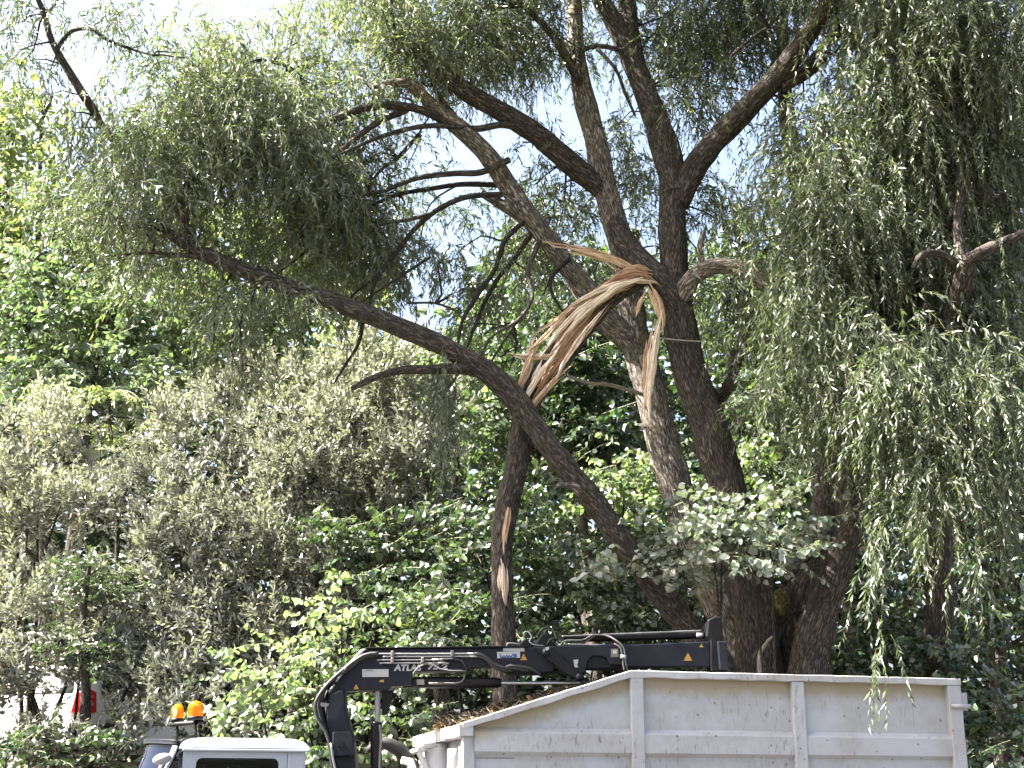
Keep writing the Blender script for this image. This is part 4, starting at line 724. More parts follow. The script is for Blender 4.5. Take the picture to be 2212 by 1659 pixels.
con_box("post", -.005, .11, -.03, .06, ZB, 2.468)
con_box("post", .03, .125, CW-.02, CW+.04, ZB, 2.44)
con_box("floor", .06, 5.19, .05, CW-.05, ZB, 1.12)
# front wall: set back panel, ribbed rim strip, tubes
con_box("front_wall", .10, .13, .065, CW-.06, 1.125, 2.46)
V, F = [], []; ky = np.linspace(-.07, CW+.065, 60)
for y in ky:
    o = -.035+.03*(1 if math.sin(y*7.3+.6) > .0 else -1)*min(1, abs(math.sin(y*7.3+.6))*4)
    if y < .35: o = -.05
    V += [TL(o, y, 2.40), TL(o, y, 2.505), TL(.085, y, 2.505), TL(.085, y, 2.40)]
for i in range(len(ky)-1):
    for j in range(4): a = i*4; F.append((a+j, a+(j+1) % 4, a+4+(j+1) % 4, a+4+j))
F += [(0, 3, 2, 1), (len(V)-4, len(V)-3, len(V)-2, len(V)-1)]
link("front_rim", npmesh("front_rim", V, F, 4), M['rim'], con)
for y0, r_, z1 in ((.42, .06, 2.30), (1.25, .13, 2.38)):
    tube1("upright_tube", [TL(.0, y0, ZB), TL(.0, y0, 1.8), TL(.0, y0, z1)], [r_]*3, M['box'], con, sides=20)
con_box("front_rib", .02, .095, .16, .30, 1.1, 2.32)
con_box("front_rib", -.02, .095, 1.62, 1.95, 1.1, 2.39)
con_box("rear_wall", XE-.03, XE, .06, CW-.06, ZB+.08, 2.96)
con_box("hinge", XE+.002, XE+.075, -.05, .03, 2.72, 2.90)
tube1("hinge", [TL(5.10, -.085, 2.76), TL(5.18, -.09, 2.76), TL(5.31, -.085, 2.76)], [.022]*3, M['box'], con, sides=12)
bm = bmesh.new(); add_box(bm, .13, .50, -.0085, -.0045, 2.20, 2.208, TL); bm_obj("weld_strip", bm, M['galv'], con)
# ---- branches heaped in the container's front
bo = thing("brushwood_pile", TL(.8, 1.1, 2.2), "heap of cut brown branches and dry leaves lying in the front of the container", "brushwood"); bo["kind"] = "stuff"
tb = Tubes(); DL = Leaves()
def heap(x, y): return ztop(x)-.09+.05*math.exp(-((x-.35)/.5)**2)+.05*noise.noise((x*3, y*3, 5))+.10*(y/CW)
for _ in range(520):
    x, y = rng.uniform(.1, 2.3), rng.uniform(.12, CW-.12); a = rng.uniform(0, 3.14); l = rng.uniform(.15, .5)
    z = heap(x, y)+rng.uniform(-.08, .03)
    P = [(min(2.6, max(.12, x+math.cos(a)*l*t)), min(CW-.08, max(.1, y+math.sin(a)*l*t)), z+rng.normal(0, .025)+.03*math.sin(t*5)) for t in (-.5, -.1, .3, .5)]
    r0 = rng.uniform(.003, .010); tb.add([TL(*q) for q in P], [r0, r0*.9, r0*.8, r0*.4], sides=5, ds=.08)
n = 3400; x, y = rng.uniform(.08, 2.4, n), rng.uniform(.1, CW-.1, n); z = np.array([heap(a, b) for a, b in zip(x, y)])+rng.uniform(-.1, .03, n)
P = np.array([TL(a, b, c) for a, b, c in zip(x, y, z)]); DL.put(P, rand_dirs(n, (-.5, .7)), rng.normal(0, 1, (n, 3))+[0, 0, .6], rng.uniform(.05, .12, n), rng.uniform(.015, .045, n), rng.random(n), 'oval')
tb.build("twigs", M['twig'], bo); DL.build("dry_leaves", M['dry'], bo)
V, F = [], []; gx, gy = np.linspace(.14, 2.5, 20), np.linspace(.07, CW-.07, 18)
for a in gx:
    for b in gy: V.append(TL(a, b, heap(a, b)-.09))
F = [(i*18+j, (i+1)*18+j, (i+1)*18+j+1, i*18+j+1) for i in range(19) for j in range(17)]
link("litter", npmesh("litter", V, F, 4), plain("leaf_litter", (.025, .018, .012), .95, dirt=.8, dirtcol=(.06, .045, .03), dscale=25, bump=1), bo)

# ---- lorry
lor = thing("lorry", TL(-1.2, 1.0, 0), "small white-cabbed lorry carrying a navy loader crane, seen above the picture's lower edge", "lorry")
XR, XF = -1.46, -2.53                      # cab rear, A pillar
C0, C1 = .08, 1.98                         # cab near and far side
def lor_box(name, x0, x1, y0, y1, z0, z1, mat='white', bevel=.01, seg=2, parent=lor, X=TL):
    bm = bmesh.new(); add_box(bm, x0, x1, y0, y1, z0, z1, X); return bm_obj(name, bm, M[mat], parent, bevel, seg)
# roof: crowned slab with rounded edges, gutter line below
V, F = [], []; nx_, ny_ = 26, 20
def roofz(u, v):   # u along, v across, both -1..1
    e = max(0, 1-abs(u)**9)**.5*max(0, 1-abs(v)**8)**.5
    return 2.268+.105*e+.012*(1-v*v)
us = np.sign(np.linspace(-1, 1, nx_))*(1-(1-abs(np.linspace(-1, 1, nx_)))**2); vs = np.sign(np.linspace(-1, 1, ny_))*(1-(1-abs(np.linspace(-1, 1, ny_)))**2)
for u in us:
    for v in vs: V.append(TL((XR+XF)/2+u*(XR-XF+.10)/2, (C0+C1)/2+v*(C1-C0+.03)/2, roofz(u, v)))
F = [(i*ny_+j, (i+1)*ny_+j, (i+1)*ny_+j+1, i*ny_+j+1) for i in range(nx_-1) for j in range(ny_-1)]
link("roof", npmesh("roof", V, F, 4, smooth=True), M['white'], lor)
lor_box("gutter", XF-.03, XR+.03, C0-.03, C0+.05, 2.242, 2.266, 'white', .008)
lor_box("gutter", XF-.03, XR+.03, C1-.05, C1+.03, 2.242, 2.266, 'white', .008)
def frame_side(y0, y1, nm):
    # cab side with a rounded window opening, built as a ring of quads
    bm = bmesh.new(); o = [(XF-.02, 2.24), (XR, 2.24), (XR, 1.0), (XF-.10, 1.0), (XF-.055, 1.75)]
    wx0, wx1, wz0, wz1, rr = XF+.10, XR-.235, 1.55, 2.185, .05
    ring = []
    for cx, cz, a0 in ((wx0+rr, wz1-rr, 180), (wx1-rr, wz1-rr, 90), (wx1-rr, wz0+rr, 0), (wx0+rr-.03, wz0+rr, -90)):
        for k in range(5): a = math.radians(a0-k*22.5); ring.append((cx+rr*math.cos(a), cz+rr*math.sin(a)))
    out_ = []
    for x, z in ring:   # matching outer points
        ox = XF-.02 if x < (wx0+wx1)/2 else XR; oz = 2.24 if z > 1.87 else 1.0
        dx, dz = abs(x-ox), abs(z-oz); out_.append((x, oz) if dz < dx else (ox, z))
    n_ = len(ring)
    corner = {0: None}
    vi = [bm.verts.new(TL(x, y0, z)) for x, z in ring]; vo_ = [bm.verts.new(TL(x, y0, z)) for x, z in out_]
    vb = [bm.verts.new(TL(x, y1, z)) for x, z in ring]
    cs = {(XF-.02, 2.24): None, (XR, 2.24): None, (XR, 1.0): None, (XF-.02, 1.0): None}
    for k in cs: cs[k] = bm.verts.new(TL(k[0], y0, k[1]))
    for i in range(n_):
        j = (i+1) % n_
        a, b = out_[i], out_[j]
        if abs(a[0]-b[0]) > 1e-6 and abs(a[1]-b[1]) > 1e-6:
            k = (a[0] if abs(a[0]-XR) < 1e-6 or abs(a[0]-(XF-.02)) < 1e-6 else b[0], a[1] if a[1] in (2.24, 1.0) else b[1])
            bm.faces.new((vi[i], vo_[i], cs[k], vo_[j], vi[j]))
        else: bm.faces.new((vi[i], vo_[i], vo_[j], vi[j]))
        bm.faces.new((vi[i], vi[j], vb[j], vb[i]))
    bmesh.ops.remove_doubles(bm, verts=bm.verts[:], dist=1e-5)
    d = bm_obj("door", bm, M['white'], lor)
    bm = bmesh.new(); add_box(bm, wx0-.04, wx1+.02, y1-.004, y1+.004, wz0-.02, wz1+.02, TL); g = bm_obj("side_window", bm, M['sglass'], d)
    return d
sg_, nt, out = new_mat("side_glass"); gl = N(nt, "ShaderNodeBsdfGlossy"); gl.inputs["Roughness"].default_value = .03; gl.inputs[0].default_value = (.9, .95, 1, 1); tr = N(nt, "ShaderNodeBsdfTransparent"); tr.inputs[0].default_value = (.55, .6, .6, 1)
fr = N(nt, "ShaderNodeFresnel"); fr.inputs[0].default_value = 1.5; ms = N(nt, "ShaderNodeMixShader"); nt.links.new(fr.outputs[0], ms.inputs[0]); nt.links.new(tr.outputs[0], ms.inputs[1]); nt.links.new(gl.outputs[0], ms.inputs[2]); nt.links.new(ms.outputs[0], out.inputs[0]); M['sglass'] = sg_
frame_side(C0, C0+.035, 'near'); frame_side(C1, C1-.035, 'far')
lor_box("door_panel", XF-.02, XR-.156, C0+.002, C0+.05, 1.0, 1.548, 'white', .01)
lor_box("roof_groove", XF+.06, XR-.05, C0-.022, C0+.02, 2.268, 2.274, 'black', 0)
lor_box("rear_pillar", XR-.155, XR-.002, C0-.006, C0+.10, 1.0, 2.236, 'white', .02)
lor_box("door_seam", XR-.235+.075, XR-.235+.078, C0-.002, C0+.01, 1.0, 2.238, 'black', 0)
lor_box("rear_panel", XR-.03, XR+.012, C0+.02, C1-.02, 1.0, 2.25, 'white', .02)
lor_box("dashboard", XF-.25, XF+.10, C0+.1, C1-.1, 1.0, 1.45, 'interior')
lor_box("bulkhead_lining", XR-.10, XR-.04, C0+.1, C1-.1, 1.05, 2.2, 'interior')
hs = plain("seat_cloth", (.05, .055, .07), .9); cr = plain("crumpled_jacket", (.38, .33, .26), .9, bump=1, dirt=.5)
M['seat'] = hs; M['jacket'] = cr
for y0 in (.35, 1.2):
    s_ = lor_box("seat", XR-.42, XR-.20, y0, y0+.5, 1.1, 1.95, 'seat', .06, 4); lor_box("headrest", XR-.38, XR-.26, y0+.12, y0+.38, 1.97, 2.14, 'seat', .04, 4, parent=s_)
lor_box("headrest", XF+.17, XF+.36, .5, .8, 1.96, 2.15, 'seat', .07, 4)
lor_box("jacket", XR-.66, XR-.50, .6, .78, 1.85, 2.135, 'jacket', .05, 3)
lor_box("jacket", XR-.46, XR-.24, .95, 1.3, 1.9, 2.12, 'jacket', .05, 3)
# curved windscreen, deep blue, with white surround
ws, nt, out = new_mat("blue_windscreen_glass"); p = N(nt, "ShaderNodeBsdfPrincipled"); p.inputs["Roughness"].default_value = .09; p.inputs["Specular IOR Level"].default_value = .3; p.inputs["IOR"].default_value = 1.22; p.inputs["Base Color"].default_value = (.0015, .004, .014, 1); nt.links.new(p.outputs[0], out.inputs[0]); M['wscreen'] = ws
def ws_pt(u, v, off=0):    # u 0..1 from near to far side, v 0..1 from roof down
    y = C0+.01+(C1-C0-.02)*u; e = 1-abs(2*u-1)**2.6
    x = XF-.045-.30*e*(1-.15*v)-.36*max(0, v)**1.35-off; z = 2.335+.02*e-.02*(1-e)-.68*v-.0*e
    return TL(x, y, z)
def ws_grid(u0, u1, v0, v1, nm, mat, off, k=18):
    V = [ws_pt(u0+(u1-u0)*i/k, v0+(v1-v0)*j/10, off) for i in range(k+1) for j in range(11)]
    F = [(i*11+j, i*11+j+1, (i+1)*11+j+1, (i+1)*11+j) for i in range(k) for j in range(10)]
    return link(nm, npmesh(nm, V, F, 4, smooth=True), M[mat], lor)
ws_grid(0, 1, 0, 1, "windscreen", 'wscreen', 0)
for u0, u1 in ((0, .025), (.93, 1)):
    o = ws_grid(u0, u1, 0.05, 1, "pillar", 'white', .012, 4); s_ = o.modifiers.new("thick", 'SOLIDIFY'); s_.thickness = .02
o = ws_grid(0, 1, -.03, .035, "windscreen_header", 'navy', .01); s_ = o.modifiers.new("thick", 'SOLIDIFY'); s_.thickness = .02
lor_box("cab_front", XF-.62, XF-.02, C0+.02, C1-.02, .55, 1.63, 'white', .06, 3)
lor_box("cab_base", XF-.3, XR, C0+.03, C1-.03, .45, 1.0, 'black', .02)
bm = bmesh.new(); bmesh.ops.create_uvsphere(bm, u_segments=20, v_segments=12, radius=1)
mp_ = ws_pt(.02, .22, .06)
for v in bm.verts: v.co = Vector((mp_[0]+v.co.x*.085, mp_[1]-.08+v.co.y*.05, mp_[2]+v.co.z*.052+v.co.x*.012))
bm_obj("mirror", bm, plain("grey_mirror_shell", (.22, .22, .235), .35), lor, smooth=True)
tube1("mirror_arm", [ws_pt(.02, .22, .05), ws_pt(.02, .36, .05), ws_pt(.0, .5, .0)], [.02, .024, .024], plain("mirror_arm_grey", (.16, .16, .17), .5), lor, sides=10)
# two orange beacons on a bracket above the roof
def beacon(px, py0, py1, w, Y, lit):
    b0, b1 = at(px, py1, Y), at(px, py0, Y); m = sc(py1, Y); r_ = w*m/2; h = b1.z-b0.z
    t = Tubes(); t.add([b0, b0+Vector((0, 0, h*.06)), b0+Vector((0, 0, h*.55)), b0+Vector((0, 0, h*.8)), b0+Vector((0, 0, h*.93)), b0+Vector((0, 0, h))], [r_*.98, r_, r_*.94, r_*.85, r_*.6, r_*.15], sides=24, ds=.012)
    o = t.build("beacon", M['orange'], lor)
    bs = Tubes(); bs.add([b0-Vector((0, 0, .035)), b0-Vector((0, 0, .003))], [r_*1.02, r_*1.05], sides=24, ds=.02); bs.build("beacon_base", M['black'], o)
    t = Tubes()
    for k in range(24):    # moulded flutes of the lens
        a = k*math.pi/12; c = Vector((math.cos(a)*r_*.985, math.sin(a)*r_*.985, 0)); t.add([b0+c+Vector((0, 0, h*.1)), b0+c*.97+Vector((0, 0, h*.55)), b0+c*.9+Vector((0, 0, h*.76))], [.0035]*3, sides=5, ds=.05)
    t.build("lens_ribs", M['orange'], o)
    if lit:  # emissive bright strip on the lens's near face
        t = Tubes(); c = b0+Vector((-r_*.22, -r_*.95, h*.12)); t.add([c, c+Vector((0, 0, h*.3)), c+Vector((0, .01, h*.58))], [r_*.2, r_*.3, r_*.16], sides=12, ds=.02, flat=.3); t.build("bright_strip", M['beacon_strip'], o)
    return b0
q1 = beacon(383, 1521, 1551, 26, 13.9, True); q2 = beacon(422, 1514, 1547, 32, 13.6, False)
tube1("beacon_bracket", [q1+Vector((-.07, .02, -.06)), (q1+q2)*.5+Vector((0, 0, -.06)), q2+Vector((.07, 0, -.055))], [.022]*3, M['black'], lor, sides=10)
for q in (q1, q2): tube1("bracket_leg", [q+Vector((0, .01, -.05)), q+Vector((.01, .01, -.15)), Vector((q.x+.015, q.y, 2.33))], [.014]*3, M['black'], lor, sides=8)
# chassis and wheels (below the picture)
lor_box("chassis", XF-.2, 5.0, .45, .65, .62, .86, 'black'); lor_box("chassis", XF-.2, 5.0, 1.45, 1.65, .62, .86, 'black')
lor_box("subframe", -1.2, 5.1, .40, 1.80, .865, 1.045, 'black')
for x, y in ((-2.35, .12), (-2.35, 1.72), (3.4, .1), (3.4, 1.74)):
    c = Vector(TL(x, y, .42)); ax = Vector((-sa_, ca_, 0)); t = Tubes(); t.add([c, c+ax*.03, c+ax*.22, c+ax*.25], [.36, .42, .42, .36], sides=28, ds=.06); w_ = t.build("wheel", M['rubber'], lor)
    t = Tubes(); t.add([c-ax*.01, c+ax*.1], [.22, .22], sides=20, ds=.1); t.build("rim", M['galv'], w_)
# hook arm in front of the container
tube1("hook_arm", [TL(-.50, 1.5, 1.0), TL(-.30, 1.5, 1.75), TL(-.22, 1.5, 2.1), TL(-.34, 1.5, 2.33), TL(-.55, 1.5, 2.40), TL(-.68, 1.5, 2.32)], [.09, .085, .08, .075, .06, .035], plain("worn_dark_hook_steel", (.014, .012, .011), .6, dirt=.6, dirtcol=(.04, .028, .02)), lor, sides=16, flat=1.0)
tube1("hook_bar", [TL(-.18, 1.1, 2.33), TL(-.16, 1.5, 2.33), TL(-.14, 1.9, 2.33)], [.03]*3, M['box'], con, sides=12)
tube1("hook_bar", [TL(-.02, 1.15, 2.36), TL(-.14, 1.15, 2.36), TL(-.2, 1.15, 2.28), TL(-.06, 1.15, 2.05)], [.03]*4, M['box'], con, sides=12)
tube1("white_pipe", [TL(-.33, .8, 1.2), TL(-.33, .8, 2.1), TL(-.36, .8, 2.19), TL(-.44, .8, 2.205)], [.05, .05, .045, .035], plain("white_pipe", (.8, .76, .72), .4), lor, sides=14)

# ---- loader crane: built in its own upright plane
YC = 14.6
def px2(poly, Y=YC): return [(lambda v: (v.x, v.z))(at(a, b, Y)) for a, b in poly]
def cpoly(name, poly, y0, y1, mat='navy', parent=lor, bevel=.012, seg=2):
    bm = bmesh.new(); add_prism(bm, px2(poly), YC+y0, YC+y1, ID); return bm_obj(name, bm, M[mat], parent, bevel, seg)
def c2(x, y): return (650.6+x*.2206, 1312+y*.2206)
def c3(x, y): return (1030.1+x*.2696, 1312+y*.2696)
def ctube(name, pts, w, mat, parent, dy=0, sides=8, ds=.04, **kw):
    P = [at(q[0], q[1], YC+(q[2] if len(q) > 2 else 0)+dy) for q in pts]; m = sc(1450, YC)
    R = [w*m/2]*len(P) if not isinstance(w, (list, tuple)) else [a*m/2 for a in w]
    return tube1(name, P, R, M[mat], parent, sides=sides, ds=ds, **kw)
post = cpoly("crane_post", [c2(300, 860), c2(262, 985), c2(268, 1180), c2(290, 1260), c2(340, 1480), c2(400, 1900), c2(420, 3300), c2(640, 3300), c2(620, 1900), c2(548, 1573), c2(530, 1330), c2(492, 1165), c2(450, 1005), c2(432, 826), c2(400, 815)], -.13, .13)
cb = cpoly("crane_post_box", [c2(322, 1222), c2(505, 1216), c2(535, 1250), c2(535, 1440), c2(500, 1465), c2(345, 1472), c2(318, 1440)], -.19, -.135, 'navy', lor, .02, 3)
cpoly("bolt_recess", [c2(375, 1318), c2(432, 1318), c2(432, 1372), c2(375, 1372)], -.196, -.191, 'black', cb, 0)
boom = cpoly("main_boom", [c2(640, 418), c2(2212, 402), c3(520, 332), c3(620, 380), c3(620, 520), c3(480, 540), c2(2212, 660), c2(2010, 648), c2(1900, 582), c2(1650, 602), c2(1635, 628), c2(1105, 640), c2(1090, 772), c2(900, 782), c2(872, 818), c2(432, 826), c2(285, 872), c2(258, 800), c2(410, 606), c2(475, 580)], -.11, .11)
cpoly("boom_edge_glint_plate", [c2(606, 424), c2(648, 424), c2(495, 585), c2(455, 583)], -.16, .11, 'label', boom, .004)  # white finish paints in a sun glint on the steel edge
cpoly("boom_top_flange", [c2(640, 404), c2(2212, 389), c2(2212, 402), c2(645, 418)], -.135, .13, 'black', boom, .004)
# steel pipes with clamps on the boom side
for y, xa, xb in ((455, 745, 1700), (482, 800, 1720), (515, 745, 1350), (545, 770, 1410)):
    ctube("pipe", [c2(xa, y), c2((xa+xb)/2, y), c2(xb, y-2)], 3.9, 'galv', boom, -.135)
    ctube("pipe_end", [c2(xb-70, y-2), c2(xb, y-2), c2(xb+40, y+6)], 5.0, 'galv', boom, -.137)
for x, y in ((905, 468), (1485, 466), (905, 530), (1198, 530)): cpoly("clamp", [c2(x-14, y-26), c2(x+16, y-26), c2(x+16, y+28), c2(x-14, y+28)], -.17, -.112, 'hose_grey', boom, .006)
def flat_label(name, poly, mat, parent, dy=-.1135): return cpoly(name, poly, dy, dy+.003, mat, parent, 0)
lb = flat_label("sticker", [c2(607, 617), c2(865, 615), c2(865, 690), c2(610, 692)], 'label', boom)
flat_label("sticker_print", [c2(640, 630), c2(715, 629), c2(715, 634), c2(640, 635)], 'black', lb, -.1155)
flat_label("sticker", [c3(162, 367), c3(346, 363), c3(346, 414), c3(164, 417)], 'label', boom)
flat_label("sticker", [c3(210, 337), c3(380, 335), c3(380, 362), c3(212, 362)], 'label', boom)
def word(text, a, b, mat, parent, dy=-.116, cond=1.0, name="lettering", shear=0, bold=.0):
    """raised lettering whose box runs from photo point a (lower left) to b (upper right)"""
    cu = bpy.data.curves.new(name, 'FONT'); cu.body = text; cu.size = 1; cu.extrude = .001; cu.shear = shear; cu.offset = bold
    tmp = bpy.data.objects.new(name, cu); COL.objects.link(tmp); bpy.context.view_layer.update()
    me = bpy.data.meshes.new_from_object(tmp.evaluated_get(bpy.context.evaluated_depsgraph_get())); bpy.data.objects.remove(tmp)
    co = np.empty(len(me.vertices)*3, np.float32); me.vertices.foreach_get("co", co); co = co.reshape(-1, 3)
    mn, mx = co.min(0), co.max(0); A, B = at(*a, YC), at(*b, YC)
    out_ = np.empty_like(co); f = (co-mn)/np.maximum(mx-mn, 1e-6)
    out_[:, 0] = A.x+f[:, 0]*(B.x-A.x); out_[:, 2] = A.z+f[:, 1]*(B.z-A.z); out_[:, 1] = YC+dy-f[:, 2]*.003
    me.vertices.foreach_set("co", out_.ravel()); me.update()
    return link(name, me, M[mat], parent)
word("ATLAS", c2(915, 634), c2(1185, 568), 'letter', boom, bold=.05, shear=.1)
word("75.2", c2(1243, 622), c2(1440, 562), 'letter', boom, bold=.05, shear=.1)
# the blue print on the sticker is an unreadable scrawl
ctube("sticker_scrawl", [c3(186, 372), c3(190, 396), c3(206, 398), c3(216, 384), c3(226, 398), c3(240, 382), c3(250, 398), c3(262, 384), c3(272, 398), c3(296, 370), c3(300, 398), c3(314, 370), c3(316, 400)], 2.2, 'blue', boom, -.1145, sides=5, ds=.01)
ctube("sticker_scrawl", [c3(186, 403), c3(250, 402), c3(318, 401)], 1.6, 'blue', boom, -.1145, sides=5)
def tri(x, y, r, dy=-.1137, parent=boom, f=c3): return flat_label("warning_triangle", [f(x-r, y+r*.85), f(x+r, y+r*.85), f(x, y-r)], 'yellow', parent, dy)
tri(375, 408, 28); tri(550, 788, 27, f=c2); flat_label("warning_sticker", [c2(785, 720), c2(820, 718), c2(820, 745), c2(770, 738)], 'yellow', boom)
# outer arm, telescoped beside the boom
arm = cpoly("outer_arm", [c3(440, 332), c3(1165, 306), c3(1190, 314), c3(1850, 288), c3(1850, 492), c3(1180, 492), c3(1150, 478), c3(1060, 474), c3(1030, 420), c3(985, 404), c3(915, 406), c3(885, 440), c3(860, 540), c3(700, 560), c3(560, 420)], -.17, -.125)
cpoly("arm_box", [c3(600, 345), c3(1840, 300), c3(1840, 470), c3(1000, 500), c3(620, 500)], -.12, .10, 'navy', lor, .01)
tri(1675, 412, 34, -.1735, arm); tri(1782, 322, 15, -.1735, arm); tri(785, 518, 17, -.1735, arm)
flat_label("sticker", [c3(768, 434), c3(806, 432), c3(804, 460), c3(796, 468), c3(808, 494), c3(776, 496)], 'label', arm, -.1735)
flat_label("sticker", [c3(1064, 348), c3(1124, 345), c3(1126, 412), c3(1064, 414)], 'hose_grey', arm, -.1735)
flat_label("sticker", [c3(1082, 358), c3(1112, 357), c3(1112, 384), c3(1082, 386)], 'label', arm, -.1755)
link_arm = cpoly("knuckle_link", [c3(525, 350), c3(575, 335), c3(625, 380), c3(780, 500), c3(860, 585), c3(800, 600), c3(700, 545), c3(560, 435), c3(525, 385)], -.25, -.18, 'black', lor, .012)
for x, y, r_ in ((553, 358, 26), (822, 560, 30)):
    t = Tubes(); c = at(*c3(x, y), YC-.29); t.add([c, c+Vector((0, .06, 0))], [r_*.2696*sc(1450, YC)]*2, sides=16, ds=.1); t.build("pivot_pin", M['navy'], link_arm)
flat_label("grease_mark", [c3(544, 348), c3(572, 342), c3(570, 366), c3(548, 370)], 'label', link_arm, -.294)
# slanting pin plate, then the extension cylinder on top
cyl = ctube("extension_cylinder", [c3(690, 252), c3(1200, 242), c3(1828, 222)], [14, 15, 15], 'black', lor, -.02, sides=20)
ctube("cylinder_pipe", [c3(680, 232), c3(1200, 210), c3(1800, 186)], 3.6, 'galv', cyl, -.06)
ctube("cylinder_pipe", [c3(650, 299), c3(780, 297), c3(1020, 301)], 3.4, 'galv', cyl, -.13)
ctube("cylinder_eye", [c3(1760, 222), c3(1790, 224), c3(1815, 222)], [9, 10, 7], 'label', cyl, -.09, sides=14)
cpoly("end_plate", [c3(1832, 120), c3(1890, 90), c3(1940, 98), c3(1944, 292), c3(1985, 300), c3(1995, 520), c3(1860, 530), c3(1850, 480), c3(1850, 280), c3(1820, 250)], -.20, .13, 'black', lor, .012)
cpoly("end_plate", [c3(1900, 296), c3(1975, 300), c3(1985, 520), c3(1915, 520)], -.28, -.21, 'navy', lor, .01)
# hoses over the knuckle
hz_ = [([(520, 330, 0), (490, 230, -.03), (540, 165, -.05), (610, 180, -.05), (640, 260, -.08), (690, 330, -.1)], 4.5, 'rubber'),
       ([(600, 330, .03), (545, 240, 0), (560, 180, 0), (640, 200, 0), (720, 260, -.04), (860, 280, -.06), (960, 225, -.06), (1060, 240, -.1), (1150, 300, -.19), (1165, 380, -.2), (1170, 495, -.18)], 4.0, 'rubber'),
       ([(660, 330, -.14), (700, 270, -.14), (850, 260, -.1), (930, 222, -.1), (1040, 226, -.12), (1130, 275, -.2), (1178, 330, -.21), (1188, 420, -.21), (1208, 510, -.19)], 3.6, 'hose_grey'),
       ([(1100, 290, -.19), (1150, 325, -.21), (1166, 400, -.21), (1182, 510, -.19)], 3.4, 'hose_grey'),
       ([(240, 325, -.05), (245, 290, -.05), (300, 290, -.06), (350, 300, -.06), (350, 330, -.06)], 4.0, 'galv'),
       ([(400, 330, -.05), (375, 215, -.05), (410, 195, -.06), (440, 240, -.08), (420, 270, -.09), (460, 300, -.1), (540, 308, -.1)], 3.6, 'galv'),
       ([(480, 330, -.05), (500, 260, -.06), (560, 240, -.06), (640, 300, -.08), (660, 340, -.13)], 6.0, 'rubber'),
       ([(560, 300, -.1), (600, 250, -.1), (680, 260, -.1), (760, 285, -.1)], 3.4, 'rubber')]
for pts, w, mt in hz_: ctube("hose", [(*c3(a, b), d) for a, b, d in pts], w, mt, lor, 0, ds=.02)
cpoly("knuckle_block", [c3(310, 332), c3(380, 262), c3(430, 262), c3(470, 300), c3(520, 215), c3(570, 215), c3(640, 330)], -.08, .08, 'black', lor, .012)
ctube("hose_tie", [c3(1150, 395), c3(1178, 396), c3(1196, 398)], [9, 10, 9], 'label', lor, -.205, sides=10)
# lower boom cylinder and its rod, dark fairing below the boom
bc = ctube("boom_cylinder", [c2(1000, 738), c2(1150, 736), c2(1500, 736), c2(1880, 738), c2(1958, 740)], [23, 24, 24, 23, 16], 'black', lor, -.03, sides=22)
ctube("cylinder_rod", [c2(1940, 741), c2(2300, 742), c3(830, 606)], 9, 'steel', bc, -.03, sides=16)
flat_label("cylinder_block", [c2(1138, 718), c2(1212, 716), c2(1214, 768), c2(1140, 770)], 'hose_grey', bc, -.135)
ctube("cylinder_pipe", [c2(1250, 744), c2(1340, 745), c2(1420, 742), c2(1520, 742), c2(1575, 725), c2(1598, 690), c2(1590, 660)], [5, 5, 4, 3.4, 3.4, 3.2, 3], 'hose_grey', bc, -.13)
ctube("boom_hose", [(*c2(1350, 512), -.14), (*c2(1500, 505), -.15), (*c2(1570, 520), -.15), (*c2(1620, 600), -.14), (*c2(1640, 625), -.12)], 5, 'rubber', boom)
ctube("boom_hose", [(*c2(1700, 455), -.14), (*c2(1780, 470), -.15), (*c2(1900, 560), -.15), (*c2(2050, 610), -.15), (*c3(240, 470), -.15), (*c3(420, 490), -.15), (*c3(520, 545), -.13)], 9, 'rubber', boom)
ctube("boom_hose", [(*c2(1720, 480), -.14), (*c2(1800, 500), -.15), (*c2(1900, 590), -.15), (*c2(2060, 630), -.15), (*c3(240, 485), -.15), (*c3(420, 510), -.15)], 7, 'rubber', boom)
ctube("loose_cable", [(*c2(1100, 690), -.15), (*c2(1100, 640), -.16), (*c2(1150, 580), -.16), (*c2(1260, 550), -.16), (*c2(1330, 590), -.16), (*c2(1440, 618), -.16), (*c2(1560, 620), -.16), (*c2(1620, 625), -.15)], 2.6, 'hose_grey', boom)
# stabilising lift cylinder beside the post
lc = ctube("lift_cylinder", [c2(735, 1130), c2(735, 1400), c2(738, 2600)], 25, 'black', lor, -.02, sides=20)
ctube("lift_rod", [c2(748, 800), c2(748, 1000), c2(746, 1140)], 12, 'galv', lc, -.02, sides=16)
cpoly("rod_bracket", [c2(700, 780), c2(880, 780), c2(885, 900), c2(850, 1040), c2(790, 1060), c2(790, 840), c2(700, 838)], .0, .10, 'black', lor, .01)
ctube("cylinder_hose", [(*c2(700, 1145), -.1), (*c2(640, 1160), -.12), (*c2(560, 1210), -.12), (*c2(520, 1330), -.12)], 2.6, 'rubber', lc)
ctube("cylinder_pipe", [c2(770, 1150), c2(778, 1300), c2(765, 1573), c2(765, 2000)], 4, 'hose_grey', lc, -.14)
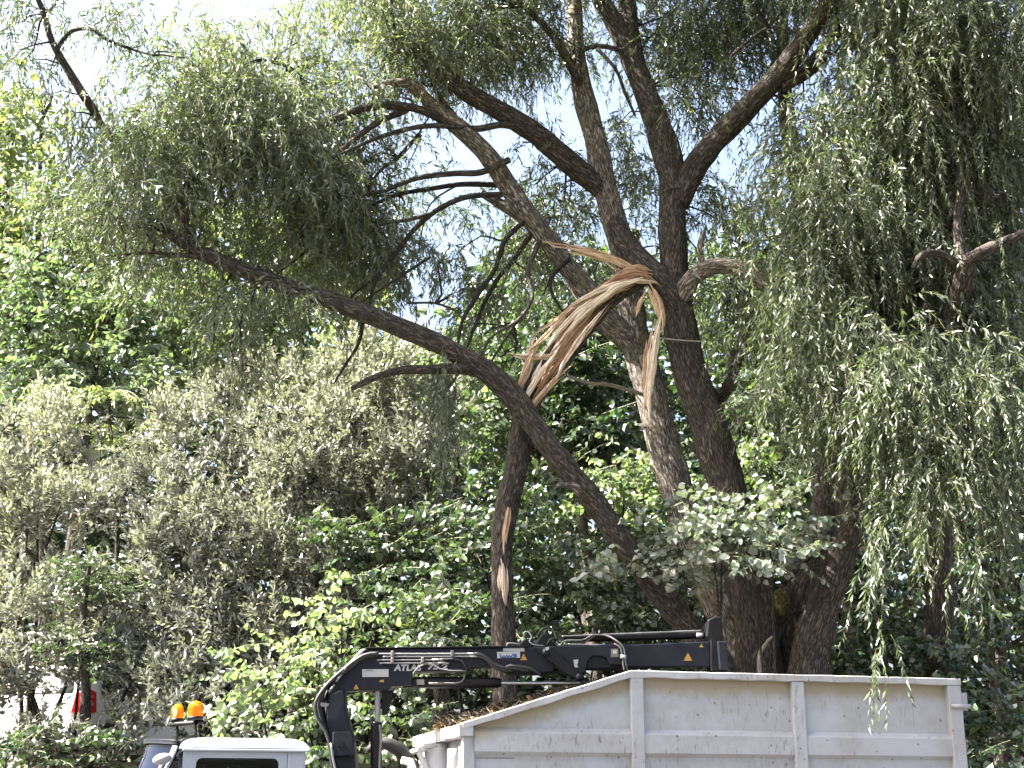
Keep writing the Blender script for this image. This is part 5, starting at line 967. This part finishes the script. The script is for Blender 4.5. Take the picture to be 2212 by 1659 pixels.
# hose bundle round the outside of the elbow
for k in range(9):
    d = rng.normal(0, 1, 6)*16; y = -.17+.035*k
    ctube("hose", [(*c2(760-k*8, 450+k*13), y), (*c2(620+d[0], 470+k*16), y), (*c2(430+d[1]+k*9, 600+k*6), y-.02), (*c2(260+d[2]+k*9, 760), y-.02), (*c2(165+d[3]*.6+k*12, 930), y-.02), (*c2(175+d[4]+k*11, 1080), y), (*c2(240+d[5]*.6+k*6, 1230), y), (*c2(290+k*5, 1420), y), (*c2(330+k*5, 1800), y)], 6 if k % 3 else 8, 'rubber', lor, 0, ds=.04)
for (x, y) in ((430, 600), (370, 690), (300, 790)):
    ctube("hose_sleeve", [(*c2(x-28, y+38), -.19), (*c2(x, y), -.2), (*c2(x+28, y-34), -.19)], 5, 'hose_grey', lor, 0)
ctube("hose_sleeve", [(*c2(292, 1330), -.19), (*c2(305, 1440), -.19), (*c2(330, 1573), -.19), (*c2(350, 1700), -.19)], 5, 'galv', lor, 0)
cpoly("hose_clamp", [c2(215, 945), c2(295, 955), c2(290, 985), c2(215, 985)], -.2, -.17, 'hose_grey', lor, .004)
ctube("hose", [(*c2(640, 450), -.05), (*c2(420, 590), -.05), (*c2(330, 600), -.05), (*c2(300, 640), -.05)], 3, 'rubber', lor, 0)

# ---- parked car on the upper road, half hidden by shrubs
CY = 20.4; cc = at(58, 1590, CY)
car = thing("parked_car", (cc.x, CY, 2.36), "white hatchback parked on the upper road with a red tail light showing through the shrubs", "car")
a_ = math.radians(-14); XC = lambda x, y, z: (cc.x+x*math.cos(a_)-y*math.sin(a_), CY+x*math.sin(a_)+y*math.cos(a_), 2.36+z)   # x across, y away from us
M['carwhite'] = plain("white_car_paint", (.8, .79, .78), .22, coat=.5)
sec = lambda z: .86 if z < .9 else .86-.22*(z-.9)/.55
bm = bmesh.new(); pr = [(0, .28), (-.05, .55), (.02, .92), (.30, 1.40), (.9, 1.47), (2.3, 1.42), (2.95, .98), (3.7, .85), (3.85, .5), (3.8, .28)]
rows = []
for s_ in (-1, -.8, 0, .8, 1):
    rows.append([bm.verts.new(XC(s_*sec(z), y+(.09 if abs(s_) == 1 else 0)*(1 if y < 1 else -1), z-(.05 if abs(s_) == 1 and z > .9 else 0))) for y, z in pr])
for i in range(4):
    for j in range(len(pr)-1): bm.faces.new((rows[i][j], rows[i+1][j], rows[i+1][j+1], rows[i][j+1]))
bm.faces.new(rows[0]); bm.faces.new(rows[4][::-1])
bm_obj("body", bm, M['carwhite'], car, .03, 3)
def cquad(name, pts, mat, y0=-.02, th=.02):
    bm = bmesh.new(); f = [bm.verts.new(XC(x, y, z)) for x, y, z in pts]; bm.faces.new(f)
    o = bm_obj(name, bm, M[mat], car); s_ = o.modifiers.new("thick", 'SOLIDIFY'); s_.thickness = th; s_.offset = 0; return o
cquad("rear_window", [(-.62, .05, .98), (.62, .05, .98), (.52, .27, 1.34), (-.52, .27, 1.34)], 'dglass', th=.03)
for s_ in (-1, 1):
    cquad("tail_light", [(s_*.68, -.03, .70), (s_*.83, .03, .70), (s_*.81, .07, .98), (s_*.70, .04, .98)], 'red', th=.06)
    cquad("tail_light", [(s_*.865, .10, .68), (s_*.865, .30, .72), (s_*.84, .30, 1.00), (s_*.82, .12, 1.04)], 'red', th=.04)
    cquad("side_window", [(s_*.825, .55, 1.0), (s_*.825, 2.4, 1.0), (s_*.72, 2.0, 1.34), (s_*.72, .75, 1.36)], 'dglass', th=.05)
    for y in (.75, 3.05):
        c = Vector(XC(s_*.72, y, .31)); ax = Vector((math.cos(a_), math.sin(a_), 0))*s_; t = Tubes(); t.add([c, c+ax*.03, c+ax*.15, c+ax*.17], [.28, .31, .31, .26], sides=24, ds=.05); t.build("wheel", M['rubber'], car)
cquad("bumper", [(-.86, -.08, .30), (.86, -.08, .30), (.86, -.09, .52), (-.86, -.09, .52)], 'carwhite', th=.10)
cquad("number_plate", [(-.26, -.07, .66), (.26, -.07, .66), (.26, -.055, .77), (-.26, -.055, .77)], 'label', th=.02)
